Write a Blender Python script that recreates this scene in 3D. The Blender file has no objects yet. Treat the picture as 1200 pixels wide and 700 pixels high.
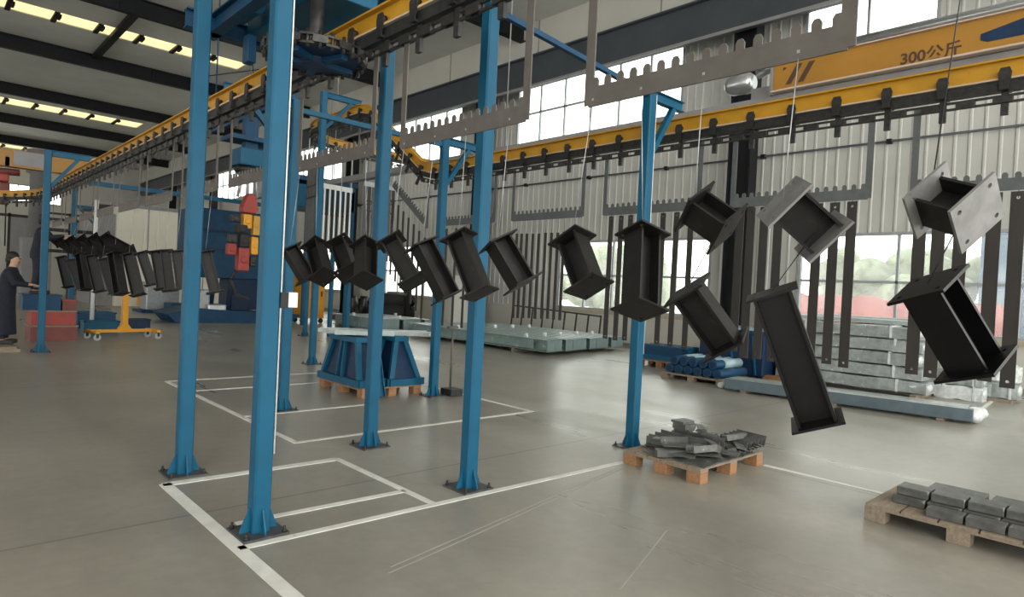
import bpy, bmesh, math, random
from mathutils import Vector, Matrix
random.seed(7)
R = math.radians
PI = math.pi
S = bpy.context.scene
COL = S.collection

# ------------------------------------------------------------------ camera
F_PX, ROLL, PITCH, YAW, EYE = 752.5, 0.04998, -0.01408, 0.75482, 1.62
FW = Vector((math.sin(YAW)*math.cos(PITCH), math.cos(YAW)*math.cos(PITCH), math.sin(PITCH)))
_r = Vector((math.cos(YAW), -math.sin(YAW), 0)); _u = _r.cross(FW)
RT = math.cos(ROLL)*_r + math.sin(ROLL)*_u
UP = -math.sin(ROLL)*_r + math.cos(ROLL)*_u
EYEP = Vector((0, 0, EYE))
cd = bpy.data.cameras.new('camera'); cam = bpy.data.objects.new('camera', cd); COL.objects.link(cam)
m3 = Matrix((RT, UP, -FW)).transposed()
cam.matrix_world = Matrix.Translation(EYEP) @ m3.to_4x4()
cd.sensor_width = 36; cd.lens = F_PX/1200*36; cd.clip_end = 400
S.camera = cam
# ------------------------------------------------------------------ world, exposure
w = bpy.data.worlds.new('world'); S.world = w; w.use_nodes = True
bgn = w.node_tree.nodes['Background']
bgn.inputs[0].default_value = (1.0, 0.985, 0.93, 1); bgn.inputs[1].default_value = 2.6
S.view_settings.view_transform = 'Standard'; S.view_settings.look = 'None'
S.view_settings.gamma = 1; S.view_settings.use_curve_mapping = False
S.view_settings.exposure = 0.75

# ------------------------------------------------------------------ survey helpers: a sight line met with a plane of the place
def ray(px, py):
    return FW + (px-600)/F_PX*RT - (py-350)/F_PX*UP
def at_depth(px, py, t): return EYEP + ray(px, py)*t
def at_x(px, py, X):
    d = ray(px, py); return EYEP + d*(X/d.x)
def at_y(px, py, Y):
    d = ray(px, py); return EYEP + d*(Y/d.y)
def at_z(px, py, z=0.0):
    d = ray(px, py); return EYEP + d*((z-EYE)/d.z)

# ------------------------------------------------------------------ materials
def mat(name, col, rough=.5, metal=0.0, var=.25, scale=6.0, col2=None, bump=0.0, stretch=None, spec=.5, spots=None):
    m = bpy.data.materials.new(name); m.use_nodes = True
    nt = m.node_tree; b = nt.nodes['Principled BSDF']
    tc = nt.nodes.new('ShaderNodeTexCoord'); mp = nt.nodes.new('ShaderNodeMapping')
    nt.links.new(tc.outputs['Object'], mp.inputs[0])
    if stretch: mp.inputs['Scale'].default_value = stretch
    n = nt.nodes.new('ShaderNodeTexNoise'); n.inputs['Scale'].default_value = scale
    n.inputs['Detail'].default_value = 5; n.inputs['Roughness'].default_value = .6
    nt.links.new(mp.outputs[0], n.inputs['Vector'])
    r = nt.nodes.new('ShaderNodeValToRGB')
    r.color_ramp.elements[0].position = .3; r.color_ramp.elements[1].position = .72
    c1 = col2 if col2 else tuple(c*(1-var) for c in col); c2 = col if col2 else tuple(min(1, c*(1+var)) for c in col)
    r.color_ramp.elements[0].color = (*c1, 1); r.color_ramp.elements[1].color = (*c2, 1)
    nt.links.new(n.outputs['Fac'], r.inputs[0])
    out = r.outputs[0]
    if spots:
        n2 = nt.nodes.new('ShaderNodeTexNoise'); n2.inputs['Scale'].default_value = spots[1]; n2.inputs['Detail'].default_value = 3
        nt.links.new(mp.outputs[0], n2.inputs['Vector'])
        r2 = nt.nodes.new('ShaderNodeValToRGB'); r2.color_ramp.elements[0].position = spots[2]; r2.color_ramp.elements[1].position = min(1, spots[2]+.06)
        nt.links.new(n2.outputs['Fac'], r2.inputs[0])
        mx = nt.nodes.new('ShaderNodeMixRGB'); nt.links.new(r2.outputs[0], mx.inputs[0])
        nt.links.new(out, mx.inputs[1]); mx.inputs[2].default_value = (*spots[0], 1); out = mx.outputs[0]
    nt.links.new(out, b.inputs['Base Color'])
    b.inputs['Roughness'].default_value = rough; b.inputs['Metallic'].default_value = metal
    b.inputs['Specular IOR Level'].default_value = spec
    if bump:
        bp = nt.nodes.new('ShaderNodeBump'); bp.inputs['Strength'].default_value = bump; bp.inputs['Distance'].default_value = .01
        nt.links.new(n.outputs['Fac'], bp.inputs['Height']); nt.links.new(bp.outputs[0], b.inputs['Normal'])
    return m

BLUE = mat('blue_paint', (.003, .086, .165), .48, 0, .12, 3, spec=.3, spots=((.03, .14, .22), 45, .80))
BLUED = mat('dark_blue_paint', (.005, .050, .115), .5, 0, .2, 4, spec=.3)
NAVY = mat('navy_paint', (.006, .025, .068), .5, 0, .25, 5, spec=.3)
YELLOW = mat('yellow_paint', (.50, .26, .015), .4, 0, .12, 4, spots=((.35, .18, .03), 18, .72))
CRANEY = mat('crane_amber_paint', (.36, .175, .020), .45, 0, .1, 2)
ORANGE = mat('orange_paint', (.66, .30, .01), .45, 0, .1, 4)
BLACKST = mat('mill_scale_steel', (.0085, .0082, .0078), .5, .1, .4, 14, bump=.15, spots=((.026, .021, .018), 22, .68), spec=.35)
GREYST = mat('primer_grey_steel', (.075, .078, .080), .5, .3, .3, 12)
BLACKP = mat('black_painted_steel', (.004, .004, .0045), .38, 0, .4, 9, spec=.25)
LITST = mat('lit_plate_steel', (.20, .20, .195), .45, .2, .3, 9)  # paler steel: light caught by the tilted end plates, put into colour
BARST = mat('hot_rolled_flat_bar', (.028, .024, .021), .5, .2, .35, 5, stretch=(1, 1, .3))
COMBST = mat('worn_hanger_steel', (.105, .094, .084), .6, .15, .18, 8)
COMBG = mat('grey_hanger_steel', (.095, .104, .106), .6, .15, .18, 8)
IRON = mat('cast_iron', (.035, .035, .034), .5, .5, .4, 20)
CHAINM = mat('oily_chain', (.045, .043, .040), .42, .6, .4, 30)
GALV = mat('galvanised_steel', (.36, .38, .39), .42, .45, .15, 10)
SILVER = mat('brushed_aluminium', (.50, .52, .54), .28, .85, .08, 6)
RAILG = mat('grey_rail_paint', (.25, .245, .25), .5, .1, .1, 3)
PINK = mat('lit_flange_paint', (.52, .42, .34), .55, 0, .1, 3)  # pinkish tone puts the light on the flanges into their colour
GREENG = mat('grey_green_primer', (.20, .275, .27), .5, .1, .18, 3, spots=((.40, .47, .46), 6, .63))
GREENT = mat('pale_grey_green_film', (.34, .43, .42), .35, 0, .22, 4)
SLATE = mat('slate_blue_film', (.085, .12, .14), .35, 0, .2, 4)
WRAP = mat('grey_stretch_wrap', (.30, .335, .33), .30, .05, .28, 7, bump=.6, spots=((.62, .66, .66), 9, .64))
FILM = mat('white_plastic_film', (.62, .66, .66), .28, 0, .2, 10, bump=.7)
WOOD = mat('raw_pine', (.30, .155, .072), .7, 0, .25, 5, stretch=(1, 8, 8), bump=.2)
WOODG = mat('weathered_pine', (.24, .19, .14), .75, 0, .25, 5, stretch=(1, 8, 8), bump=.2)
CLAD = mat('pale_cladding', (.50, .50, .47), .5, .05, .06, .8)
WALLP = mat('off_white_wall_panel', (.52, .51, .46), .7, 0, .06, .7)
CEILM = mat('grey_roof_sheet', (.58, .58, .55), .55, .1, .10, .5)
DARKST = mat('dark_grey_frame_paint', (.008, .0095, .011), .6, 0, .25, 2, spec=.25)
BANDM = mat('slate_crane_girder_paint', (.055, .064, .075), .5, .05, .15, 1)
WHITE = mat('white_paint', (.74, .75, .73), .5, 0, .06, 5)
LINE = mat('worn_white_floor_paint', (.66, .66, .62), .6, 0, .12, 6, spots=((.34, .33, .30), 14, .70))
FRAMEM = mat('grey_window_frame', (.34, .36, .37), .5, .1, .08, 4)
SILLM = mat('tan_window_sill', (.40, .35, .25), .6, 0, .1, 4)
RED = mat('red_paint', (.30, .034, .022), .5, 0, .2, 6)
MAROON = mat('dark_red_paint', (.16, .035, .03), .55, 0, .2, 6)
RUBBER = mat('black_rubber', (.02, .02, .02), .7, 0, .2, 9)
SKIN = mat('skin', (.50, .30, .21), .6, 0, .08, 12)
CLOTH = mat('navy_workwear', (.010, .012, .022), .85, 0, .3, 14)
TROUS = mat('dark_trousers', (.014, .017, .028), .85, 0, .3, 14)
HAIR = mat('black_hair', (.008, .007, .006), .6, 0, .2, 40)
CREAM = mat('cream_cabinet', (.46, .45, .41), .5, 0, .06, 2)
BOOTHM = mat('pale_booth_panel', (.78, .76, .66), .55, 0, .05, .8)
CYAN = mat('pale_cyan_film', (.30, .43, .48), .3, 0, .15, 8)
HEDGE = mat('hedge_leaves', (.24, .27, .19), .8, 0, .5, 3)
GROUT = mat('outdoor_paving', (.45, .45, .42), .9, 0, .15, 1)
REDOUT = mat('red_hoarding', (.50, .14, .14), .6, 0, .25, 1.2)
BLUEOUT = mat('pale_blue_shed', (.13, .19, .28), .6, 0, .12, .6)

def concrete():
    m = bpy.data.materials.new('polished_concrete'); m.use_nodes = True
    nt = m.node_tree; b = nt.nodes['Principled BSDF']; L = nt.links.new
    tc = nt.nodes.new('ShaderNodeTexCoord')
    def noise(scale, detail, stretch=(1, 1, 1), rot=0, rough=.6):
        mp = nt.nodes.new('ShaderNodeMapping'); mp.inputs['Scale'].default_value = stretch; mp.inputs['Rotation'].default_value = (0, 0, rot)
        L(tc.outputs['Object'], mp.inputs[0])
        n = nt.nodes.new('ShaderNodeTexNoise'); n.inputs['Scale'].default_value = scale; n.inputs['Detail'].default_value = detail; n.inputs['Roughness'].default_value = rough
        L(mp.outputs[0], n.inputs['Vector']); return n
    def ramp(src, p0, p1, c0, c1):
        r = nt.nodes.new('ShaderNodeValToRGB'); r.color_ramp.elements[0].position = p0; r.color_ramp.elements[1].position = p1
        r.color_ramp.elements[0].color = (*c0, 1); r.color_ramp.elements[1].color = (*c1, 1); L(src, r.inputs[0]); return r
    big = noise(.42, 6); base = ramp(big.outputs['Fac'], .34, .66, (.245, .230, .195), (.345, .322, .275))
    st = noise(1.1, 5, (1, .16, 1), .9); sr = ramp(st.outputs['Fac'], .42, .70, (.86, .86, .86), (1.05, 1.05, 1.04))
    mx = nt.nodes.new('ShaderNodeMixRGB'); mx.blend_type = 'MULTIPLY'; mx.inputs[0].default_value = 1
    L(base.outputs[0], mx.inputs[1]); L(sr.outputs[0], mx.inputs[2])
    fine = noise(9, 4); fr = ramp(fine.outputs['Fac'], .3, .7, (.92, .92, .92), (1.05, 1.05, 1.05))
    m2 = nt.nodes.new('ShaderNodeMixRGB'); m2.blend_type = 'MULTIPLY'; m2.inputs[0].default_value = 1
    L(mx.outputs[0], m2.inputs[1]); L(fr.outputs[0], m2.inputs[2])
    # saw-cut joints in the slab
    sp = nt.nodes.new('ShaderNodeSeparateXYZ'); L(tc.outputs['Object'], sp.inputs[0])
    def joint(axis, period, off):
        a = nt.nodes.new('ShaderNodeMath'); a.operation = 'ADD'; a.inputs[1].default_value = off; L(sp.outputs[axis], a.inputs[0])
        q = nt.nodes.new('ShaderNodeMath'); q.operation = 'PINGPONG'; q.inputs[1].default_value = period/2; L(a.outputs[0], q.inputs[0])
        c = nt.nodes.new('ShaderNodeMath'); c.operation = 'LESS_THAN'; c.inputs[1].default_value = .012; L(q.outputs[0], c.inputs[0]); return c
    ja, jb = joint(0, 6.0, -6.12), joint(1, 6.0, -4.55)
    jm = nt.nodes.new('ShaderNodeMath'); jm.operation = 'MAXIMUM'; L(ja.outputs[0], jm.inputs[0]); L(jb.outputs[0], jm.inputs[1])
    js = nt.nodes.new('ShaderNodeMath'); js.operation = 'MULTIPLY'; js.inputs[1].default_value = .55; L(jm.outputs[0], js.inputs[0])
    m4 = nt.nodes.new('ShaderNodeMixRGB'); L(js.outputs[0], m4.inputs[0]); L(m2.outputs[0], m4.inputs[1]); m4.inputs[2].default_value = (.07, .068, .06, 1)
    L(m4.outputs[0], b.inputs['Base Color'])
    rr = ramp(st.outputs['Fac'], .35, .7, (.27, .27, .27), (.40, .40, .40)); L(rr.outputs[0], b.inputs['Roughness'])
    bp = nt.nodes.new('ShaderNodeBump'); bp.inputs['Strength'].default_value = .02; bp.inputs['Distance'].default_value = .02
    L(fine.outputs['Fac'], bp.inputs['Height']); L(bp.outputs[0], b.inputs['Normal'])
    return m
CONC = concrete()

def glass(name, tint, clear):
    m = bpy.data.materials.new(name); m.use_nodes = True; nt = m.node_tree
    for n in list(nt.nodes): nt.nodes.remove(n)
    out = nt.nodes.new('ShaderNodeOutputMaterial'); t = nt.nodes.new('ShaderNodeBsdfTransparent'); tr = nt.nodes.new('ShaderNodeBsdfTranslucent')
    g = nt.nodes.new('ShaderNodeBsdfGlossy'); g.inputs['Roughness'].default_value = .08
    tc = nt.nodes.new('ShaderNodeTexCoord'); n = nt.nodes.new('ShaderNodeTexNoise'); n.inputs['Scale'].default_value = 1.5
    nt.links.new(tc.outputs['Object'], n.inputs['Vector'])
    r = nt.nodes.new('ShaderNodeValToRGB'); r.color_ramp.elements[0].color = (*[c*.93 for c in tint], 1); r.color_ramp.elements[1].color = (*tint, 1)
    nt.links.new(n.outputs['Fac'], r.inputs[0]); nt.links.new(r.outputs[0], tr.inputs['Color'])
    t.inputs['Color'].default_value = (*tint, 1)
    a = nt.nodes.new('ShaderNodeMixShader'); a.inputs[0].default_value = clear
    nt.links.new(tr.outputs[0], a.inputs[1]); nt.links.new(t.outputs[0], a.inputs[2])
    c = nt.nodes.new('ShaderNodeMixShader'); c.inputs[0].default_value = .05
    nt.links.new(a.outputs[0], c.inputs[1]); nt.links.new(g.outputs[0], c.inputs[2]); nt.links.new(c.outputs[0], out.inputs[0])
    return m
GLASS = glass('hazy_window_glass', (.95, .98, .97), .93)
SKYGL = glass('fibreglass_skylight', (.62, .56, .40), .35)

# ------------------------------------------------------------------ mesh builder
class MB:
    def __init__(self): self.v = []; self.f = []; self.sm = []
    def add(self, vs, fs, smooth=False, M=None):
        o = len(self.v)
        for p in vs:
            p = Vector(p); self.v.append(M @ p if M else p)
        for f in fs: self.f.append([i+o for i in f]); self.sm.append(smooth)
        return self
    def box(self, c, s, M=None):
        x, y, z = c; a, b, d = s[0]/2, s[1]/2, s[2]/2
        return self.add([(x+i*a, y+j*b, z+k*d) for i in (-1, 1) for j in (-1, 1) for k in (-1, 1)],
                        [(0, 1, 3, 2), (4, 6, 7, 5), (0, 4, 5, 1), (2, 3, 7, 6), (0, 2, 6, 4), (1, 5, 7, 3)], False, M)
    def bb(self, x0, x1, y0, y1, z0, z1, M=None):
        return self.box(((x0+x1)/2, (y0+y1)/2, (z0+z1)/2), (abs(x1-x0), abs(y1-y0), abs(z1-z0)), M)
    def frame(self, p0, p1, up=(0, 0, 1)):
        p0 = Vector(p0); p1 = Vector(p1); z = (p1-p0); L = z.length; z = z/L
        u = Vector(up)
        if abs(u.dot(z)) > .98: u = Vector((1, 0, 0)) if abs(z.x) < .9 else Vector((0, 1, 0))
        x = u.cross(z).normalized(); y = z.cross(x)
        return Matrix.Translation(p0) @ Matrix((x, y, z)).transposed().to_4x4(), L
    def bar(self, p0, p1, w, h, up=(0, 0, 1)):
        M, L = self.frame(p0, p1, up); return self.box((0, 0, L/2), (w, h, L), M)
    def prof(self, poly, p0, p1, up=(0, 0, 1), smooth=False):
        M, L = self.frame(p0, p1, up); return self.ext(poly, 0, L, M, smooth)
    def ext(self, poly, z0, z1, M=None, smooth=False):
        n = len(poly)
        self.add([(x, y, z0) for x, y in poly]+[(x, y, z1) for x, y in poly], [tuple(range(n-1, -1, -1)), tuple(range(n, 2*n))], False, M)
        o = len(self.v)-2*n
        for i in range(n):
            j = (i+1) % n; self.f.append([o+i, o+j, o+n+j, o+n+i]); self.sm.append(smooth)
        return self
    def tube(self, p0, p1, r, n=10, r1=None):
        M, L = self.frame(p0, p1); r1 = r if r1 is None else r1
        vs = [(r*math.cos(2*PI*i/n), r*math.sin(2*PI*i/n), 0) for i in range(n)]+[(r1*math.cos(2*PI*i/n), r1*math.sin(2*PI*i/n), L) for i in range(n)]
        self.add(vs, [(i, (i+1) % n, n+(i+1) % n, n+i) for i in range(n)], True, M)
        o = len(self.v)-2*n
        self.f.append([o+i for i in range(n-1, -1, -1)]); self.sm.append(False)
        self.f.append([o+n+i for i in range(n)]); self.sm.append(False); return self
    def path(self, pts, r, n=6):
        for a, b in zip(pts, pts[1:]): self.tube(a, b, r, n)
        return self
    def lathe(self, prof, c=(0, 0, 0), n=20, M=None):
        vs = []; fs = []
        for r, z in prof:
            for i in range(n): vs.append((c[0]+r*math.cos(2*PI*i/n), c[1]+r*math.sin(2*PI*i/n), c[2]+z))
        for k in range(len(prof)-1):
            for i in range(n):
                j = (i+1) % n; fs.append((k*n+i, k*n+j, (k+1)*n+j, (k+1)*n+i))
        self.add(vs, fs, True, M)
        o = len(self.v)-len(vs)
        self.f.append([o+i for i in range(n-1, -1, -1)]); self.sm.append(False)
        self.f.append([o+len(vs)-n+i for i in range(n)]); self.sm.append(False); return self
    def ball(self, c, r, n=10, sz=(1, 1, 1)):
        pr = [(max(1e-4, r*math.sin(PI*k/8)), -r*math.cos(PI*k/8)) for k in range(9)]
        M = Matrix.Translation(c) @ Matrix.Diagonal((*sz, 1)); return self.lathe(pr, (0, 0, 0), n, M)
    def mesh(self, name, m):
        me = bpy.data.meshes.new(name); me.from_pydata([tuple(v) for v in self.v], [], self.f)
        me.polygons.foreach_set('use_smooth', self.sm); me.materials.append(m)
        bm = bmesh.new(); bm.from_mesh(me); bmesh.ops.recalc_face_normals(bm, faces=bm.faces); bm.to_mesh(me); bm.free()
        return me
    def build(self, name, m, parent=None, loc=None, bevel=0):
        o = bpy.data.objects.new(name, self.mesh(name, m)); COL.objects.link(o)
        if parent: o.parent = parent
        if loc: o.location = loc
        if bevel:
            b = o.modifiers.new('bevel', 'BEVEL'); b.width = bevel; b.segments = 2; b.limit_method = 'ANGLE'
        return o

def tag(o, label, cat, group=None, kind='thing'):
    o['label'] = label; o['category'] = cat; o['kind'] = kind
    if group: o['group'] = group
    return o
def thing(name, label, cat, loc=(0, 0, 0), rz=0, group=None, M=None):
    o = bpy.data.objects.new(name, None); COL.objects.link(o); o.empty_display_size = .1
    if M is not None: o.matrix_world = M
    else: o.location = loc; o.rotation_euler = (0, 0, rz)
    return tag(o, label, cat, group)
def struct(o): o['kind'] = 'structure'; return o
def dup(root, M=None, label=None, group=None):
    r = root.copy(); COL.objects.link(r)
    if M is not None: r.matrix_world = M
    if label: r['label'] = label
    if group: r['group'] = group
    for ch in list(root.children):
        c = ch.copy(); COL.objects.link(c); c.parent = r
        for g in list(ch.children):
            d = g.copy(); COL.objects.link(d); d.parent = c
    return r
T = Matrix.Translation
ORD = ['first', 'second', 'third', 'fourth', 'fifth', 'sixth', 'seventh', 'eighth', 'ninth', 'tenth', 'eleventh', 'twelfth']
def ISEC(h, w, tw, tf):   # I profile: web along y
    a = w/2; b = h/2; t = tw/2
    return [(-a, -b), (a, -b), (a, -b+tf), (t, -b+tf), (t, b-tf), (a, b-tf), (a, b), (-a, b), (-a, b-tf), (-t, b-tf), (-t, -b+tf), (-a, -b+tf)]

# ================================================================== THE SETTING
XW, YB, ZC = 16.5, 68.0, 11.0
struct(MB().bb(-24, XW+.2, -9, YB, -.15, 0).build('floor', CONC))
# ceiling with its skylight openings
SKY = [(29.15, 30.35), (46.4, 48.2), (64.3, 66.0)]
SX1 = 10.65
cb = MB(); yy = -9
for a, b in SKY: cb.bb(-24, XW+.2, yy, a, ZC, ZC+.08); cb.bb(SX1, XW+.2, a, b, ZC, ZC+.08); yy = b
cb.bb(-24, XW+.2, yy, YB, ZC, ZC+.08)
struct(cb.build('ceiling', CEILM))
for k, (a, b) in enumerate(SKY):
    fr = MB(); gl = MB(); x = SX1; 
    while x > -10:
        gl.bb(x-1.38, x, a, b, ZC+.03, ZC+.04); fr.bb(x-1.46, x-1.30, a, b, ZC-.06, ZC+.03)
        fr.bb(x-1.32, x-1.24, a+.1, a+.55, ZC-.12, ZC-.02)
        x -= 1.38
    o = struct(fr.build('trim_%d' % (20+k), DARKST)); o.name = 'window_%d' % (20+k)
    struct(gl.build('pane', SKYGL, o))
# roof rafters
for i, y in enumerate((8.0, 16.8, 25.45, 33.6, 42.5, 51.2, 59.8)):
    q = MB().prof(ISEC(.58, .26, .05, .04), (-24, y, ZC-.29), (XW-.4, y, ZC-.29))
    for x in range(-22, 16, 3): q.bb(x-.02, x+.02, y-.125, y+.125, ZC-.56, ZC-.02)
    struct(q.build('trim_%d' % (30+i), DARKST))
struct(MB().bar((5.7, 26, ZC-.12), (5.7, 33.4, ZC-.12), .26, .16).build('trim_40', DARKST))
for i, (p, q) in enumerate((((9.5, 25.8, ZC-.1), (12.6, 33.2, ZC-.1)), ((12.6, 25.8, ZC-.1), (9.5, 33.2, ZC-.1)), ((3.2, 25.8, ZC-.1), (-1.0, 33.2, ZC-.1)))):
    struct(MB().tube(p, q, .02, 6).build('trim_%d' % (41+i), DARKST))

# right wall: base panel, ribbed cladding round two bands of windows
def ribs(mb, y0, y1, z0, z1, X=XW, pitch=.27):
    ys = []; y = math.floor(y0/pitch)*pitch
    while y < y1:
        for dy, dx in ((0, 0), (.19, 0), (.205, -.018), (.245, -.018)):
            if y0 <= y+dy <= y1: ys.append((y+dy, dx))
        y += pitch
    if not ys: ys = [((y0+y1)/2, 0)]
    ys = [(y0, ys[0][1])]+ys+[(y1, ys[-1][1])]
    n = len(ys)
    mb.add([(X+d, y, z0) for y, d in ys]+[(X+d, y, z1) for y, d in ys], [(i, i+1, n+i+1, n+i) for i in range(n-1)])
LW = [(-7.5, -1.5), (-.9, 6.95), (9.4, 15.2), (22.2, 27.4), (29.5, 36), (39, 46), (50, 58)]     # lower windows along y
UW = [(-6, 0), (4.15, 7.1), (10.6, 17.7), (21.0, 26.7), (31, 38), (43, 50)]    # upper windows
ZL0, ZL1, ZU0, ZU1 = 1.08, 3.38, 6.95, 9.25
wb = MB(); wb.bb(XW, XW+.15, -9, YB, 0, ZL0)
def band(openings, z0, z1):
    y = -9
    for a, b in openings: ribs(wb, y, a, z0, z1); y = b
    ribs(wb, y, YB, z0, z1)
ribs(wb, -9, YB, ZL1, ZU0); ribs(wb, -9, YB, ZU1, ZC); band(LW, ZL0, ZL1); band(UW, ZU0, ZU1)
struct(wb.build('wall_right', CLAD))
struct(MB().bb(XW-.03, XW, -9, YB, 0.12, ZL0-.02).build('trim_1', WALLP))
struct(MB().bb(XW-.05, XW, -9, YB, 0, .12).build('baseboard_right', RAILG))
wn = 1
def window(a, b, z0, z1, pitch, trans, sill=None):
    global wn
    f = MB()
    for y in (a+.03, b-.03): f.bb(XW-.05, XW+.06, y-.035, y+.035, z0, z1)
    f.bb(XW-.05, XW+.06, a, b, z0, z0+.07); f.bb(XW-.05, XW+.06, a, b, z1-.07, z1)
    n = max(1, round((b-a)/pitch))
    for i in range(1, n): y = a+(b-a)*i/n; f.bb(XW-.03, XW+.05, y-.028, y+.028, z0, z1)
    for z in trans: f.bb(XW-.03, XW+.05, a, b, z-.03, z+.03)
    o = struct(f.build('window_%d' % wn, FRAMEM)); wn += 1
    struct(MB().bb(XW+.015, XW+.025, a+.03, b-.03, z0+.04, z1-.04).build('pane', GLASS, o))
    if sill: struct(MB().bb(XW-.10, XW-.02, a-.1, b+.1, z0-.10, z0).build('sill', SILLM, o))
for a, b in LW: window(a, b, ZL0, ZL1, 1.15, (2.22,), True)
for a, b in UW: window(a, b, ZU0, ZU1, 1.2, (8.1,))
for i, (a, b) in enumerate(UW): struct(MB().bb(XW-.07, XW, a-.05, b+.05, ZU1, ZU1+.10).build('trim_%d' % (50+i), SILLM))
# steel columns of the building along the wall, and the girder they carry
for i, y in enumerate((8.35, 19.0, 29.0, 39.0, 49.0, 59.0)):
    q = MB().prof(ISEC(.62, .40, .03, .04), (15.95, y, 0), (15.95, y, ZC), (0, 1, 0))
    q.bb(15.6, 16.3, y-.35, y+.35, 0, .04)
    struct(q.build('trim_%d' % (60+i), DARKST))
struct(MB().prof(ISEC(1.05, .34, .04, .05), (15.55, -9, 9.2), (15.55, YB, 9.2)).build('trim_70', BANDM))
struct(MB().bb(15.32, 15.36, -9, YB, 8.58, 8.66).build('trim_71', RAILG))
# upper plain wall panels above the girder
struct(MB().bb(15.72, 15.78, -9, YB, 9.75, ZC).build('trim_72', WALLP))
for i, y in enumerate(range(-4, 40, 5)): struct(MB().bb(15.70, 15.72, y-.02, y+.02, 9.75, ZC).build('trim_%d' % (80+i), RAILG))
# far end wall and left wall
fb = MB()
for x0, x1, z0, z1 in ((-24, 1.5, 0, ZC), (9.5, XW, 0, ZC), (1.5, 9.5, 0, 6.9), (1.5, 9.5, 8.4, ZC)): fb.bb(x0, x1, YB, YB+.15, z0, z1)
struct(fb.build('wall_back', CLAD))
f = MB()
for i in range(9): f.bb(1.5+i-.03, 1.5+i+.03, YB-.02, YB+.06, 6.9, 8.4)
f.bb(1.5, 9.5, YB-.02, YB+.06, 6.9, 7.0); f.bb(1.5, 9.5, YB-.02, YB+.06, 8.3, 8.4)
o = struct(f.build('window_30', FRAMEM)); struct(MB().bb(1.5, 9.5, YB+.03, YB+.04, 6.9, 8.4).build('pane', GLASS, o))
lw_ = MB().bb(-24.15, -24, -9, YB, 0, 1.1).bb(-24.15, -24, -9, YB, 5.0, ZC)  # unseen left wall; its long opening is added to let more daylight in
for y in range(-9, 69, 7): lw_.bb(-24.2, -23.9, y-.3, y+.3, 0, ZC)
struct(lw_.build('wall_left', CLAD))

# painted floor lines
def floor_line(k, p, q, wd=.075):
    p = Vector((p[0], p[1], 0)); q = Vector((q[0], q[1], 0))
    M, L = MB().frame(p, q); struct(MB().box((0, 0, L/2), (wd, .004, L), T((0, 0, .002)) @ M).build('trim_%d' % (100+k), LINE))
LNS = [((1.47, 5.33), (1.47, 1.9)), ((1.45, 5.31), (2.88, 5.27)), ((2.88, 5.29), (2.88, 3.80)), ((1.47, 3.82), (5.10, 3.73)), ((1.60, 4.22), (2.88, 4.17)),
       ((2.83, 10.4), (2.83, 6.0)), ((2.83, 6.02), (6.13, 6.02)), ((2.83, 10.4), (5.2, 10.4)), ((2.83, 9.4), (5.2, 9.4)), ((2.83, 7.45), (4.6, 7.45)),
       ((6.13, 9.0), (6.13, 6.0)), ((6.24, 2.86), (6.24, 1.3)), ((13.4, 2.4), (16.0, 2.6)), ((12.2, 1.5), (16.2, 1.75)), ((6.1, 3.72), (6.26, 3.72))]
for k, (p, q) in enumerate(LNS): floor_line(k, p, q, .085 if k < 2 else .06)
SCUFF = mat('pale_tyre_scuff', (.33, .32, .285), .6, 0, .15, 4)
for k, (p, q) in enumerate((((2.0, 3.02), (4.95, 3.6)), ((2.05, 3.08), (4.9, 3.63)), ((2.9, 2.1), (3.9, 2.45)))):
    p = Vector((*p, .0012)); q = Vector((*q, .0012)); M, L = MB().frame(p, q); struct(MB().box((0, 0, L/2), (.012, .0016, L), M).build('trim_%d' % (140+k), SCUFF))

# outside, seen through the windows
struct(MB().bb(XW+.3, 70, -40, 110, -.4, -.2).build('ground', GROUT))
def bush(label, x, y, h, rad):
    q = MB()
    for i in range(26): q.ball((x+random.uniform(-rad, rad)*.5, y+random.uniform(-rad, rad)*1.6, random.uniform(.1, 1)*h-.2), random.uniform(.5, .9)*rad*.7, 8)
    tag(q.build('hedge', HEDGE), label, 'hedge')
bush('pale green bushes outside the right window, behind the red hoarding', 26.5, 7.4, 3.6, 1.6)
bush('pale green bushes outside the window behind the middle hanging beams', 27, 21, 3.6, 1.8)
def hoarding(label, x, y0, y1, z1):
    t = thing('hoarding', label, 'fence', (x, (y0+y1)/2, -.2)); h = (y1-y0)/2
    q = MB(); n = 14; pts = [(-h+2*h*i/n, z1*(1 if i % 3 else .93)) for i in range(n+1)]
    q.ext([(-h, 0), (h, 0)]+pts[::-1], -.03, .03, Matrix(((0, 0, 1, 0), (1, 0, 0, 0), (0, 1, 0, 0), (0, 0, 0, 1)))); q.build('panel', REDOUT, t)
    for yy in (-h, 0, h): MB().bb(.03, .1, yy-.04, yy+.04, 0, z1*.8).build('post', RAILG, t)
hoarding('low red hoarding outside the right-hand window', 22, 5.4, 10.6, 2.2)
hoarding('short red hoarding outside, at the far right of the window', 22, 3.5, 4.2, 2.1)
t = thing('shed', 'pale blue shed outside the window at the right edge', 'building', (23, -3.5, -.2))
MB().bb(0, 4, -4, 7.9, 0, 5).build('wall', BLUEOUT, t); MB().ext([(-.3, 5), (2, 6), (4.3, 5)], -4.3, 8.2, Matrix(((1, 0, 0, 0), (0, 0, 1, 0), (0, 1, 0, 0), (0, 0, 0, 1)))).build('roof', RAILG, t)

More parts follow.
